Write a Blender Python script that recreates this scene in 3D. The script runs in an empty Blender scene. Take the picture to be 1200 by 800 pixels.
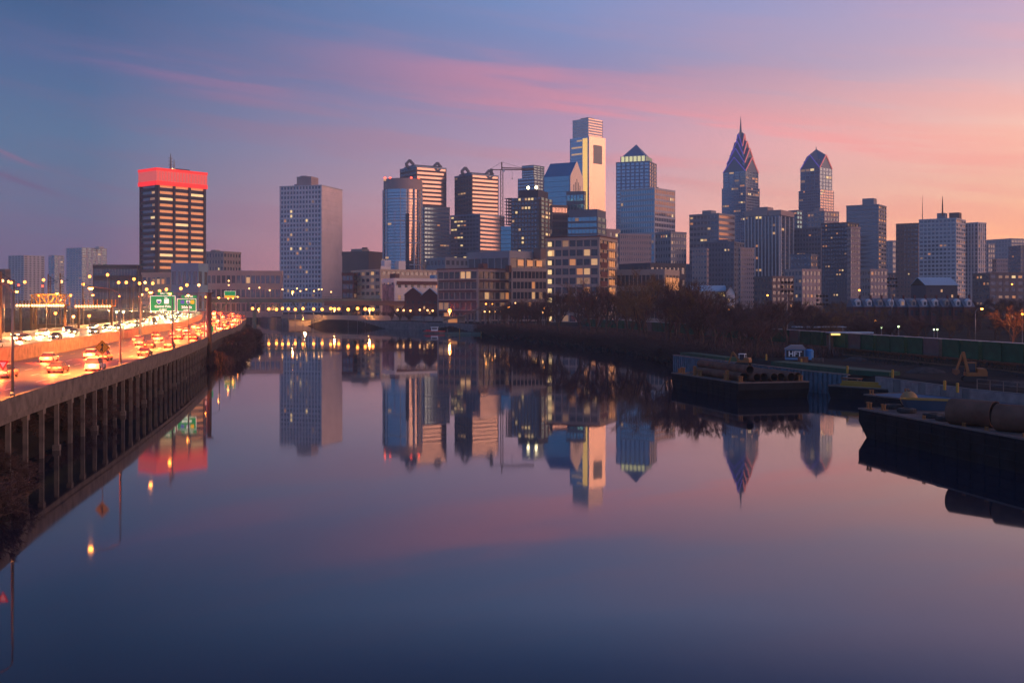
import bpy, bmesh, math, random
import numpy as np
from mathutils import Vector, Matrix
random.seed(11)
C = bpy.context.scene.collection
SC = bpy.context.scene
R = math.radians
F = 1300.0; CX = 600.0; HY = 356.0; CH = 15.0     # photo focal length in px, centre column, horizon row, eye height

# ------------------------------------------------------------------ camera
cd = bpy.data.cameras.new('camera'); cam = bpy.data.objects.new('camera', cd); C.objects.link(cam)
cam.location = (0, 0, CH); cam.rotation_euler = (R(90), 0, 0)
cd.sensor_width = 36; cd.lens = 36 * F / 1200; cd.shift_y = -(400 - HY) / 1200; cd.clip_end = 12000; cd.clip_start = .5
SC.camera = cam
SC.render.engine = 'CYCLES'
SC.cycles.use_denoising = True
SC.cycles.max_bounces = 6; SC.cycles.glossy_bounces = 4; SC.cycles.diffuse_bounces = 2; SC.cycles.volume_bounces = 0
SC.cycles.transparent_max_bounces = 8; SC.cycles.sample_clamp_indirect = 4; SC.cycles.sample_clamp_direct = 0
SC.cycles.caustics_reflective = True; SC.cycles.caustics_refractive = False
SC.view_settings.view_transform = 'Standard'; SC.view_settings.look = 'None'
SC.view_settings.exposure = 0; SC.view_settings.gamma = 1; SC.view_settings.use_curve_mapping = False

def lin(c):
    return tuple(((v / 255) / 12.92 if v / 255 <= .04045 else ((v / 255 + .055) / 1.055) ** 2.4) for v in c)

# ------------------------------------------------------------------ sky
SUN_AZ, SUN_EL = 102, 3.0
W = bpy.data.worlds.new('World'); SC.world = W; W.use_nodes = True
nt = W.node_tree; nt.nodes.clear(); L = nt.links
def nd(t, **k):
    n = nt.nodes.new(t)
    for a, b in k.items(): setattr(n, a, b)
    return n
def ma(op, a, b=None, c=None, clamp=False):
    n = nd('ShaderNodeMath', operation=op); n.use_clamp = clamp
    for i, v in enumerate((a, b, c)):
        if v is None: continue
        if isinstance(v, (int, float)): n.inputs[i].default_value = v
        else: L.new(v, n.inputs[i])
    return n.outputs[0]
tc = nd('ShaderNodeTexCoord'); sx = nd('ShaderNodeSeparateXYZ'); L.new(tc.outputs['Generated'], sx.inputs[0])
X_, Y_, Z_ = sx.outputs
el = ma('MULTIPLY', ma('ARCSINE', Z_), 57.2958)
az = ma('MULTIPLY', ma('ARCTAN2', X_, Y_), 57.2958)
EMAX = 40.0
elt = ma('DIVIDE', ma('MAXIMUM', el, 0.0), EMAX, clamp=True)
def ramp(stops):
    r = nd('ShaderNodeValToRGB'); L.new(elt, r.inputs[0]); cr = r.color_ramp
    while len(cr.elements) > 1: cr.elements.remove(cr.elements[-1])
    for i, (e, c, *g) in enumerate(stops):
        k = g[0] if g else 1
        x = cr.elements[0] if i == 0 else cr.elements.new(e / EMAX)
        x.position = e / EMAX; x.color = tuple(v * k for v in lin(c)) + (1,)
    return r.outputs[0]
def mixc(f, a, b, mode='MIX'):
    m = nd('ShaderNodeMix', data_type='RGBA', blend_type=mode)
    if isinstance(f, float): m.inputs[0].default_value = f
    else: L.new(f, m.inputs[0])
    for i, v in ((6, a), (7, b)):
        if isinstance(v, tuple): m.inputs[i].default_value = v
        else: L.new(v, m.inputs[i])
    return m.outputs[2]
SKY = {
 'back': [(0,(116,130,168)), (5,(128,150,196)), (14,(100,138,196)), (40,(60,96,154))],
 'l':    [(0,(86,76,106)), (2.5,(90,86,120)), (5,(80,100,132)), (8,(66,100,136)), (11.5,(52,86,130)), (15.3,(30,72,116)), (18,(28,58,102)), (21,(15,36,72)), (40,(44,66,112))],
 'm':    [(0,(228,136,122),1.1), (2.5,(236,154,144),1.12), (5,(216,158,162),1.1), (8,(176,144,168),1.02), (11.5,(122,124,164)), (15.3,(104,130,178)), (18,(62,90,140)), (21,(22,46,88)), (40,(44,66,112))],
 'r':    [(0,(255,156,90),1.4), (2.5,(255,172,112),1.35), (5,(255,188,146),1.12), (8,(246,190,164),1.08), (11.5,(200,166,178)), (15.3,(168,150,182)), (18,(112,114,160)), (21,(52,68,118)), (40,(36,52,96))],
 's':    [(0,(255,146,72),1.9), (4,(255,170,104),1.8), (9,(255,188,142),1.4), (16,(196,164,180)), (25,(110,112,156)), (40,(50,64,108))],
}
rp = {k: ramp(v) for k, v in SKY.items()}
def seg(a, b):
    m = nd('ShaderNodeMapRange', interpolation_type='SMOOTHSTEP'); L.new(az, m.inputs[0])
    m.inputs[1].default_value = a; m.inputs[2].default_value = b; return m.outputs[0]
def segl(a, b):
    m = nd('ShaderNodeMapRange'); L.new(az, m.inputs[0])
    m.inputs[1].default_value = a; m.inputs[2].default_value = b; return m.outputs[0]
col = mixc(seg(-90., -25.), rp['back'], rp['l'])
col = mixc(segl(-21., 3.), col, rp['m'])
col = mixc(segl(3., 25.), col, rp['r'])
col = mixc(seg(25., 55.), col, rp['s'])
col = mixc(seg(118., 160.), col, rp['back'])
# long thin dawn clouds, drawn out along the sky and dipping towards the sunrise
def noise(u, v, scale_u, scale_v, off=0., detail=4.):
    cb = nd('ShaderNodeCombineXYZ'); L.new(ma('MULTIPLY', u, scale_u), cb.inputs[0]); L.new(ma('MULTIPLY', v, scale_v), cb.inputs[1]); cb.inputs[2].default_value = off
    n = nd('ShaderNodeTexNoise'); L.new(cb.outputs[0], n.inputs['Vector']); n.inputs['Scale'].default_value = 1; n.inputs['Detail'].default_value = detail; n.inputs['Roughness'].default_value = .55
    return n.outputs[0]
v1 = ma('ADD', el, ma('MULTIPLY', az, .115))
n1 = noise(az, v1, .045, .42, 3.3); n2 = noise(az, v1, .10, 1.5, 9.1)
nn = ma('ADD', ma('MULTIPLY', n1, .65), ma('MULTIPLY', n2, .35))
st = nd('ShaderNodeMapRange', interpolation_type='SMOOTHSTEP'); L.new(nn, st.inputs[0]); st.inputs[1].default_value = .44; st.inputs[2].default_value = .60
def bell(x, c, w):
    d = ma('DIVIDE', ma('SUBTRACT', x, c), w); return ma('POWER', 2.718, ma('MULTIPLY', ma('MULTIPLY', d, d), -1.0))
wob = ma('MULTIPLY', ma('SUBTRACT', noise(az, v1, .05, .05, 1.7, 2.), .5), 1.6)
vw = ma('ADD', v1, wob)
band1 = ma('MULTIPLY', bell(vw, 9.3, 1.25), bell(az, 10.0, 13.0))
band2 = ma('MULTIPLY', bell(vw, 9.3, .8), bell(az, -17.0, 9.0))
band3 = ma('MULTIPLY', bell(vw, 11.6, 1.3), bell(az, -1.0, 8.0))
soft = ma('ADD', ma('MULTIPLY', st.outputs[0], .95), .26)
pink = mixc(segl(-20., 14.), tuple(lin((140, 94, 138))) + (1,), tuple(v * 1.18 for v in lin((252, 134, 132))) + (1,))
f1 = ma('MULTIPLY', ma('ADD', ma('MULTIPLY', band1, .70), ma('ADD', ma('MULTIPLY', band2, .34), ma('MULTIPLY', band3, .3))), soft, clamp=True)
col = mixc(f1, col, pink)
low = ma('MULTIPLY', ma('MULTIPLY', st.outputs[0], bell(el, 5.5, 7.)), .36)
col = mixc(low, col, mixc(segl(-20., 22.), tuple(lin((112, 84, 122))) + (1,), tuple(lin((252, 150, 128))) + (1,)))
# aircraft trails low in the dim part of the sky
def trail(a0, e0, a1, e1, w, k, colr):
    dx, dy = a1 - a0, e1 - e0; ln = math.hypot(dx, dy)
    du = ma('ADD', ma('MULTIPLY', ma('SUBTRACT', az, a0), dx / ln), ma('MULTIPLY', ma('SUBTRACT', el, e0), dy / ln))
    dv = ma('ADD', ma('MULTIPLY', ma('SUBTRACT', az, a0), -dy / ln), ma('MULTIPLY', ma('SUBTRACT', el, e0), dx / ln))
    m = nd('ShaderNodeMapRange', interpolation_type='SMOOTHSTEP'); L.new(du, m.inputs[0]); m.inputs[1].default_value = ln; m.inputs[2].default_value = ln * .6
    return ma('MULTIPLY', ma('MULTIPLY', bell(dv, 0., w), m.outputs[0]), k), colr
def azel(px, py):
    x, z = (px - CX) / F, (HY - py) / F
    return math.degrees(math.atan(x)), math.degrees(math.atan2(z, math.hypot(1, x)))
for (p, q, w_, k_, c_) in (((-150, 150), (120, 246), .13, .75, (96, 72, 112)), ((-60, 150), (60, 203), .10, .5, (142, 88, 120)), ((60, 200), (175, 232), .1, .25, (120, 84, 120))):
    a0, e0 = azel(*p); a1, e1 = azel(*q)
    f, cc = trail(a0, e0, a1, e1, w_, k_, c_)
    col = mixc(f, col, tuple(lin(cc)) + (1,))
# below the horizon the far land is dark
dn = nd('ShaderNodeMapRange'); L.new(el, dn.inputs[0]); dn.inputs[1].default_value = -.3; dn.inputs[2].default_value = -4
col = mixc(dn.outputs[0], col, tuple(lin((40, 38, 52))) + (1,))
bg = nd('ShaderNodeBackground'); L.new(col, bg.inputs[0]); bg.inputs[1].default_value = 1.42
sk = nd('ShaderNodeTexSky', sky_type='NISHITA'); sk.sun_disc = False; sk.sun_elevation = R(SUN_EL); sk.sun_rotation = R(SUN_AZ)
bg2 = nd('ShaderNodeBackground'); L.new(sk.outputs[0], bg2.inputs[0]); bg2.inputs[1].default_value = .012
ad = nd('ShaderNodeAddShader'); L.new(bg.outputs[0], ad.inputs[0]); L.new(bg2.outputs[0], ad.inputs[1])
wo = nd('ShaderNodeOutputWorld'); L.new(ad.outputs[0], wo.inputs[0])
W.cycles.sampling_method = 'MANUAL'; W.cycles.sample_map_resolution = 512
# the glow of the sun still under the horizon
sl = bpy.data.lights.new('sun', 'SUN'); sl.energy = 2.1; sl.angle = R(55); sl.color = (1, .52, .38)
so = bpy.data.objects.new('sun', sl); C.objects.link(so)
d = Vector((-math.sin(R(SUN_AZ)), -math.cos(R(SUN_AZ)), -math.tan(R(6))))
so.rotation_euler = d.to_track_quat('-Z', 'Y').to_euler()

# ------------------------------------------------------------------ helpers
def P(px, py, Y):                       # a point at depth Y seen at photo pixel px, py
    return Vector(((px - CX) / F * Y, Y, CH + (HY - py) / F * Y))
def G(px, py, z=0.0):                   # the point of the level z seen at photo pixel px, py
    Y = F * (CH - z) / (py - HY); return Vector(((px - CX) / F * Y, Y, z))
M = {}
def mat(name, c, rough=.8, metal=0., emit=None, es=0., var=.18, scale=.35, spec=.5, bump=0., bscale=8.):
    if name in M: return M[name]
    m = bpy.data.materials.new(name); m.use_nodes = True; t = m.node_tree; b = t.nodes['Principled BSDF']
    b.inputs['Base Color'].default_value = (*c, 1); b.inputs['Roughness'].default_value = rough; b.inputs['Metallic'].default_value = metal
    b.inputs['Specular IOR Level'].default_value = spec
    if var:
        o = t.nodes.new('ShaderNodeTexCoord'); n = t.nodes.new('ShaderNodeTexNoise'); n.inputs['Scale'].default_value = scale; n.inputs['Detail'].default_value = 5
        t.links.new(o.outputs['Object'], n.inputs['Vector'])
        r = t.nodes.new('ShaderNodeMapRange'); r.inputs[1].default_value = .25; r.inputs[2].default_value = .75; r.inputs[3].default_value = 1 - var; r.inputs[4].default_value = 1 + var
        t.links.new(n.outputs[0], r.inputs[0])
        x = t.nodes.new('ShaderNodeMix'); x.data_type = 'RGBA'; x.blend_type = 'MULTIPLY'; x.inputs[0].default_value = 1; x.inputs[6].default_value = (*c, 1)
        t.links.new(r.outputs[0], x.inputs[7]); t.links.new(x.outputs[2], b.inputs['Base Color'])
        if bump:
            n2 = t.nodes.new('ShaderNodeTexNoise'); n2.inputs['Scale'].default_value = bscale; t.links.new(o.outputs['Object'], n2.inputs['Vector'])
            bp = t.nodes.new('ShaderNodeBump'); bp.inputs['Strength'].default_value = bump; bp.inputs['Distance'].default_value = .1
            t.links.new(n2.outputs[0], bp.inputs['Height']); t.links.new(bp.outputs[0], b.inputs['Normal'])
    if emit is not None:
        b.inputs['Emission Color'].default_value = (*emit, 1); b.inputs['Emission Strength'].default_value = es
    M[name] = m; return m
def g(name): return M[name]

class MB:
    """collects shapes for ONE mesh object"""
    def __init__(s): s.v = []; s.f = []; s.mi = []; s.mats = []; s.cur = 0; s.smooth = False
    def use(s, m):
        if m not in s.mats: s.mats.append(m)
        s.cur = s.mats.index(m); return s
    def poly(s, pts, faces):
        o = len(s.v); s.v += [tuple(p) for p in pts]
        for f in faces: s.f.append(tuple(i + o for i in f)); s.mi.append(s.cur)
    def box(s, x0, x1, y0, y1, z0, z1, mtx=None):
        p = [(x0,y0,z0),(x1,y0,z0),(x1,y1,z0),(x0,y1,z0),(x0,y0,z1),(x1,y0,z1),(x1,y1,z1),(x0,y1,z1)]
        if mtx is not None: p = [mtx @ Vector(q) for q in p]
        s.poly(p, [(3,2,1,0),(4,5,6,7),(0,1,5,4),(1,2,6,5),(2,3,7,6),(3,0,4,7)]); return s
    def bar(s, a, b, w, h=None):                          # square bar
        a, b = Vector(a), Vector(b); h = h or w; d = (b - a)
        if d.length < 1e-6: return s
        d.normalize(); u = d.cross(Vector((0, 0, 1)))
        u = Vector((1, 0, 0)) if u.length < 1e-3 else u.normalized(); v = u.cross(d).normalized()
        p = [q + u * i * w / 2 + v * j * h / 2 for q in (a, b) for i, j in ((-1,-1),(1,-1),(1,1),(-1,1))]
        s.poly(p, [(0,1,2,3),(7,6,5,4),(0,4,5,1),(1,5,6,2),(2,6,7,3),(3,7,4,0)]); return s
    def tube(s, pts, rad, n=8, cap=True):
        pts = [Vector(p) for p in pts]; rs = rad if isinstance(rad, (list, tuple)) else [rad] * len(pts)
        o = len(s.v); t0 = (pts[1] - pts[0]).normalized(); u = t0.cross(Vector((0, 0, 1)))
        u = Vector((1, 0, 0)) if u.length < 1e-3 else u.normalized()
        for i, p in enumerate(pts):
            t = ((pts[min(i+1, len(pts)-1)] - pts[max(i-1, 0)])).normalized()
            u = (u - t * u.dot(t)).normalized(); v = t.cross(u)
            for k in range(n):
                a = 2 * math.pi * k / n; s.v.append(tuple(p + (u * math.cos(a) + v * math.sin(a)) * rs[i]))
        for i in range(len(pts) - 1):
            for k in range(n):
                a = o + i * n + k; b = o + i * n + (k + 1) % n; s.f.append((a, b, b + n, a + n)); s.mi.append(s.cur)
        if cap:
            s.f.append(tuple(o + k for k in range(n))[::-1]); s.mi.append(s.cur)
            s.f.append(tuple(o + (len(pts) - 1) * n + k for k in range(n))); s.mi.append(s.cur)
        return s
    def ball(s, c, r, n=8, m=6, sz=1.0):
        c = Vector(c); o = len(s.v); s.v.append(tuple(c + Vector((0, 0, -r * sz))))
        for j in range(1, m):
            a = -math.pi / 2 + math.pi * j / m
            for k in range(n):
                b = 2 * math.pi * k / n; s.v.append((c.x + r * math.cos(a) * math.cos(b), c.y + r * math.cos(a) * math.sin(b), c.z + r * sz * math.sin(a)))
        s.v.append(tuple(c + Vector((0, 0, r * sz)))); top = len(s.v) - 1
        for k in range(n): s.f.append((o, o + 1 + (k + 1) % n, o + 1 + k)); s.mi.append(s.cur)
        for j in range(m - 2):
            for k in range(n):
                a = o + 1 + j * n + k; b = o + 1 + j * n + (k + 1) % n; s.f.append((a, b, b + n, a + n)); s.mi.append(s.cur)
        for k in range(n):
            a = o + 1 + (m - 2) * n; s.f.append((a + k, a + (k + 1) % n, top)); s.mi.append(s.cur)
        return s
    def prism(s, pts, z0, z1, mtx=None):                  # flat outline raised from z0 to z1
        n = len(pts); p = [Vector((x, y, z)) for z in (z0, z1) for x, y in pts]
        if mtx is not None: p = [mtx @ q for q in p]
        s.poly(p, [tuple(range(n))[::-1], tuple(range(n, 2 * n))] + [(i, (i + 1) % n, (i + 1) % n + n, i + n) for i in range(n)]); return s
    def mesh(s, name, m=None):
        me = bpy.data.meshes.new(name); me.from_pydata(s.v, [], s.f)
        for x in (s.mats or [m]): me.materials.append(x)
        if len(s.mats) > 1: me.polygons.foreach_set('material_index', s.mi)
        if s.smooth: me.polygons.foreach_set('use_smooth', [True] * len(s.f))
        me.update(); return me
    def build(s, name, m=None, parent=None, loc=None):
        return ob(name, s.mesh(name, m), parent, loc)
def ob(name, me, parent=None, loc=None):
    o = bpy.data.objects.new(name, me); C.objects.link(o)
    if parent is not None: o.parent = parent
    if loc is not None: o.location = loc
    return o
def tag(o, label=None, cat=None, group=None, kind=None):
    if label: o['label'] = label
    if cat: o['category'] = cat
    if group: o['group'] = group
    if kind: o['kind'] = kind
    return o
def thing(name, label, cat, loc=(0, 0, 0), rz=0., group=None):
    o = bpy.data.objects.new(name, None); C.objects.link(o); o.location = loc; o.rotation_euler = (0, 0, rz); o.empty_display_size = .5
    return tag(o, label, cat, group)
KIDS = {}
def copy_tree(o, parent=None):
    c = o.copy(); C.objects.link(c); c.parent = parent
    if o.name not in KIDS: KIDS[o.name] = [k for k in list(C.objects) if k.parent == o]
    for ch in KIDS[o.name]: copy_tree(ch, c)
    return c
def ordn(i):
    w = ['first','second','third','fourth','fifth','sixth','seventh','eighth','ninth','tenth','eleventh','twelfth','thirteenth','fourteenth','fifteenth','sixteenth','seventeenth','eighteenth','nineteenth','twentieth']
    if i < 20: return w[i]
    n = i + 1; return f"{n}{'th' if 10 <= n % 100 <= 20 else {1:'st',2:'nd',3:'rd'}.get(n % 10, 'th')}"

# ------------------------------------------------------------------ materials
mat('asphalt', (.11, .10, .094), .5, var=.25, scale=.2, bump=.25, bscale=14)
mat('concrete', (.135, .11, .096), .85, var=.5, scale=.8, bump=.2, bscale=3)
mat('concrete_dark', (.14, .13, .125), .9, var=.35, scale=.4)
mat('steel_grey', (.18, .19, .2), .5, .5, var=.15)
mat('black_steel', (.03, .03, .034), .55, .3)
mat('green_steel', (.10, .16, .12), .6, .1)
mat('rust', (.16, .07, .035), .75, .2, var=.4, scale=1.2)
mat('brown_pole', (.09, .055, .04), .85, var=.3)
mat('yellow_paint', (.36, .20, .02), .55)
mat('white_paint', (.75, .75, .73), .6)
mat('black_rubber', (.02, .02, .022), .8)
mat('bark', (.085, .06, .05), .95, spec=.1, var=.3, scale=1.5)
mat('twig', (.10, .062, .056), .95, spec=.1, var=.25, scale=.3)
mat('twig_gold', (.15, .085, .035), .95, var=.25, scale=.3)
mat('evergreen', (.03, .045, .03), .9, var=.3)
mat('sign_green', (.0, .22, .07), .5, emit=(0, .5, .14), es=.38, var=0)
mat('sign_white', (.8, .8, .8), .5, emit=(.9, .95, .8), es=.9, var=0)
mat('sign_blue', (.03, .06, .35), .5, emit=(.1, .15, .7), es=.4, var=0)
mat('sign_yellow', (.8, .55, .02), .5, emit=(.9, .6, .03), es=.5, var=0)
mat('sign_red', (.6, .03, .03), .5)
mat('merge_yellow', (.78, .40, .02), .5, var=.05)
mat('black_paint', (.015, .015, .015), .6, var=0)
mat('lamp_orange', (.8, .5, .3), .5, emit=(1, .30, .035), es=8, var=0)
mat('lamp_near', (.8, .5, .3), .5, emit=(1, .30, .035), es=34, var=0)
mat('lamp_warm', (.8, .6, .4), .5, emit=(1, .46, .14), es=5, var=0)
mat('lamp_white', (.8, .8, .7), .5, emit=(.75, 1, .5), es=3.5, var=0)
mat('lamp_red', (.8, .1, .05), .5, emit=(1, .05, .02), es=9, var=0)
mat('lit', (.5, .4, .3), .5, emit=(1, .52, .17), es=.55, var=0)
mat('lit_dim', (.4, .3, .2), .5, emit=(1, .46, .18), es=.2, var=0)
mat('lit_bright', (.6, .5, .3), .5, emit=(1, .66, .26), es=1.0, var=0)
mat('lit_orange', (.6, .4, .2), .5, emit=(1, .33, .08), es=.45, var=0)
LITS = ['lit', 'lit_dim', 'lit_dim', 'lit_bright', 'lit_orange']
mat('glass_blue', (.22, .36, .48), .12, .9, var=.06, scale=.06)
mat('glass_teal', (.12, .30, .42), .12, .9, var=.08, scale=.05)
mat('glass_pale', (.42, .32, .30), .10, .95, var=.05, scale=.05)  # warm pale glass for sunrise sides, the glow put into its tint
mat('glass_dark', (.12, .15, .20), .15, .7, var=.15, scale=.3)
mat('glass_house', (.05, .06, .08), .15, .2, var=.3, scale=.6)
def wall(name, c, r=.85, **k): return mat(name, c, r, var=k.get('var', .12), scale=k.get('scale', .08), metal=k.get('metal', 0))
wall('wall_pale', (.52, .50, .50)); wall('wall_cream', (.46, .36, .26)); wall('wall_brown', (.15, .10, .085)); wall('wall_slate', (.13, .14, .17))
wall('wall_grey', (.24, .24, .26)); wall('wall_pink', (.36, .27, .25)); wall('wall_dark', (.05, .05, .065)); wall('wall_brick', (.10, .036, .034))
wall('wall_white', (.62, .58, .56)); wall('wall_blue', (.12, .24, .36)); wall('granite_blue', (.13, .20, .30), .4, metal=.3); wall('wall_beige', (.34, .28, .24))
wall('wall_sunrise_rose', (.82, .66, .62)); wall('metal_roof', (.30, .42, .50), .5)

# ------------------------------------------------------------------ shorelines, terrain, water
EDGE_CTRL = [(-22,-60),(-26,0),(-31.5,40),(-37,68),(-42.8,94.5),(-47.2,120),(-51.0,144.4),(-59.9,196),(-65.5,226),(-75,275),(-85.5,325),(-93.6,371),(-103,420),(-114.6,473),(-127,530),(-142,582),(-168,628),(-212,664),(-280,690),(-380,706)]
def catmull(ctrl, n=12):
    out = []; p = [Vector(c) for c in ctrl]
    for i in range(len(p) - 1):
        a = p[max(i-1, 0)]; b = p[i]; c = p[i+1]; e = p[min(i+2, len(p)-1)]
        for k in range(n):
            t = k / n; out.append(.5 * ((2*b) + (c-a)*t + (2*a-5*b+4*c-e)*t*t + (-a+3*b-3*c+e)*t**3))
    out.append(p[-1]); return out
raw = catmull(EDGE_CTRL)
ED = []; acc = 0; last = raw[0]; ED.append(raw[0])
for p in raw[1:]:                                   # resample every 2 m
    while (p - last).length >= 2:
        last = last + (p - last).normalized() * 2; ED.append(last.copy())
ED = [Vector((p.x, p.y)) for p in ED]
NE = len(ED)
def zr(y): return 6.2 + 4.0 * max(0, min(1, (y - 430) / 220)) ** 1.3
def zl(y): return 7.7 + 2.6 * max(0, min(1, (y - 430) / 220)) ** 1.3
def edge(i, off=0.):
    i = max(1, min(NE - 2, i)); t = (ED[i+1] - ED[i-1]).normalized(); n = Vector((-t.y, t.x)); return ED[i] + n * off, t
def at_y(y): return min(range(NE), key=lambda i: abs(ED[i].y - y) + (1000 if ED[i].y > 665 else 0))
iA = at_y(20)

left_shore = [(e.x + 1.0 if e.y < 262 else e.x + 1 + 6 * min(1, (e.y - 262) / 25), e.y) for e in ED if e.y < 590]
far = [(-168, 640), (-200, 720), (-232, 850), (-250, 990), (-222, 985), (-190, 860), (-168, 800), (-120, 722), (-62, 652), (-35, 590), (-17, 548), (-4, 500), (4, 470), (14, 430), (25, 385), (33, 350), (38, 318), (41, 285), (45, 262), (47, 236), (49.5, 205), (54, 184), (59, 168), (60.2, 156), (61.5, 148), (65.5, 138), (71, 120), (79, 95), (86, 70), (95, 20), (100, -60)]
RIVER = np.array(left_shore + far)
def inside_dist(x, y):
    A = RIVER; B = np.roll(A, -1, 0); ins = np.zeros(x.shape, bool); dm = np.full(x.shape, 1e9)
    for (ax, ay), (bx, by) in zip(A, B):
        if ay <= -59 and by <= -59: continue
        c = ((ay > y) != (by > y)); xi = (bx - ax) * (y - ay) / (by - ay + 1e-12) + ax; ins ^= c & (x < xi)
        dx, dy = bx - ax, by - ay; t = np.clip(((x - ax) * dx + (y - ay) * dy) / (dx*dx + dy*dy + 1e-9), 0, 1)
        dm = np.minimum(dm, np.hypot(x - ax - t * dx, y - ay - t * dy))
    return ins, dm
def ss(a, b, v): t = np.clip((v - a) / (b - a), 0, 1); return t * t * (3 - 2 * t)
def hgt(x, y):
    x = np.asarray(x, float); y = np.asarray(y, float); ins, dm = inside_dist(x, y)
    right = (x > -40 + (y > 560) * 1e6)
    top = np.where(right, 3.4, 4.6)
    ramp_ = np.where(y > 560, 5., np.where(right, 3.0, 14.))
    h = -.5 + (top + .5) * ss(0, 1, dm / ramp_)
    h = h + np.where(right, 5.5 * ss(70, 190, dm), 0) + .35 * np.sin(x * .13 + 1) * np.sin(y * .09) * ss(10, 30, dm)
    return np.where(ins, -.5 - 2.5 * ss(0, 1, dm / 4), h)
def gz(x, y): return float(hgt(np.array([x]), np.array([y]))[0])
def spaced(lo, hi, a, b, step, grow=1.12):
    v = list(np.arange(a, b + .01, step)); s = step
    while v[-1] < hi: s *= grow; v.append(min(hi, v[-1] + s))
    s = step; u = [v[0]]
    while u[-1] > lo: s *= grow; u.append(max(lo, u[-1] - s))
    return np.array(u[::-1][:-1] + v)
xs = spaced(-3400, 3400, -260, 160, 2.2); ys = spaced(-300, 3500, 40, 1000, 3.2)
XX, YY = np.meshgrid(xs, ys); ZZ = hgt(XX, YY)
nx, ny = len(xs), len(ys)
me = bpy.data.meshes.new('ground'); idx = np.arange(nx * ny).reshape(ny, nx)
fs = np.stack([idx[:-1, :-1], idx[:-1, 1:], idx[1:, 1:], idx[1:, :-1]], -1).reshape(-1, 4)
me.from_pydata(np.stack([XX, YY, ZZ], -1).reshape(-1, 3).tolist(), [], fs.tolist())
me.materials.append(mat('ground', (.022, .018, .017), .95, var=.5, scale=.12, bump=.5, bscale=1.2, spec=.08))
me.polygons.foreach_set('use_smooth', [True] * len(me.polygons))
tag(ob('ground', me), kind='structure')

wm = bpy.data.materials.new('water'); wm.use_nodes = True; t = wm.node_tree; b = t.nodes['Principled BSDF']
b.inputs['Base Color'].default_value = (.004, .010, .026, 1); b.inputs['Roughness'].default_value = .032; b.inputs['IOR'].default_value = 1.55
o_ = t.nodes.new('ShaderNodeTexCoord'); mp = t.nodes.new('ShaderNodeMapping'); mp.inputs['Scale'].default_value = (.35, .12, 1)
n_ = t.nodes.new('ShaderNodeTexNoise'); n_.inputs['Scale'].default_value = 1; n_.inputs['Detail'].default_value = 3
bp = t.nodes.new('ShaderNodeBump'); bp.inputs['Strength'].default_value = .05; bp.inputs['Distance'].default_value = .05
t.links.new(o_.outputs['Object'], mp.inputs[0]); t.links.new(mp.outputs[0], n_.inputs['Vector']); t.links.new(n_.outputs[0], bp.inputs['Height']); t.links.new(bp.outputs[0], b.inputs['Normal'])
mp2 = t.nodes.new('ShaderNodeMapping'); mp2.inputs['Scale'].default_value = (.012, .035, 1); mp2.inputs['Rotation'].default_value = (0, 0, .25)
n3 = t.nodes.new('ShaderNodeTexNoise'); n3.inputs['Scale'].default_value = 1; n3.inputs['Detail'].default_value = 5
rr_ = t.nodes.new('ShaderNodeMapRange'); rr_.inputs[1].default_value = .40; rr_.inputs[2].default_value = .68; rr_.inputs[3].default_value = .022; rr_.inputs[4].default_value = .065
t.links.new(o_.outputs['Object'], mp2.inputs[0]); t.links.new(mp2.outputs[0], n3.inputs['Vector']); t.links.new(n3.outputs[0], rr_.inputs[0]); t.links.new(rr_.outputs[0], b.inputs['Roughness'])
w = MB(); w.poly([(-900, -300, 0), (900, -300, 0), (900, 1300, 0), (-900, 1300, 0)], [(0, 1, 2, 3)])
tag(w.build('water', wm), kind='structure')

# haze: even air around everything
hm = bpy.data.materials.new('haze'); hm.use_nodes = True; t = hm.node_tree; t.nodes.clear()
pv = t.nodes.new('ShaderNodeVolumePrincipled'); pv.inputs['Color'].default_value = (.62, .80, 1, 1); pv.inputs['Density'].default_value = .00016; pv.inputs['Anisotropy'].default_value = .15
om = t.nodes.new('ShaderNodeOutputMaterial'); t.links.new(pv.outputs[0], om.inputs['Volume'])
hb = MB(); hb.box(-3420, 3420, -320, 3520, -4.2, 420)
tag(hb.build('haze', hm), kind='stuff')

# ------------------------------------------------------------------ highway on its viaduct
def strip(offs, name, m, i0, i1, zf, step=1, dz=0., parent=None):
    q = MB(); n = 0; rows = []
    for i in range(i0, i1, step):
        rows.append([edge(i, o)[0].to_3d() + Vector((0, 0, zf(ED[i].y) + dz)) for o in offs])
    o0 = 0; pts = [p for r_ in rows for p in r_]; k = len(offs)
    q.poly(pts, [(r_*k + j, (r_+1)*k + j, (r_+1)*k + j + 1, r_*k + j + 1)[::-1] for r_ in range(len(rows) - 1) for j in range(k - 1)])
    return q.build(name, m, parent)
i0, i1 = iA, NE - 3
road_m = g('asphalt')
tag(strip([.42, 5, 10, 15, 20.8], 'road', road_m, i0, i1, zr, 2), kind='structure')
tag(strip([22.2, 27, 32, 37, 42.8], 'road', road_m, i0, i1, zl, 2), kind='structure')
def extr(prof, name, m, a, b_, zf, step=2, parent=None, close=True):
    """sweep a profile of (offset, height) along the road edge"""
    q = MB(); k = len(prof); rows = 0
    pts = []
    for i in range(a, b_, step):
        for (o, h) in prof: pts.append(edge(i, o)[0].to_3d() + Vector((0, 0, zf(ED[i].y) + h)))
        rows += 1
    fc = [(r_*k + j, r_*k + (j+1) % k, (r_+1)*k + (j+1) % k, (r_+1)*k + j) for r_ in range(rows - 1) for j in range(k if close else k - 1)]
    if close: fc += [tuple(range(k))[::-1], tuple((rows-1)*k + j for j in range(k))]
    q.poly(pts, fc); return q.build(name, m, parent)
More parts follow.
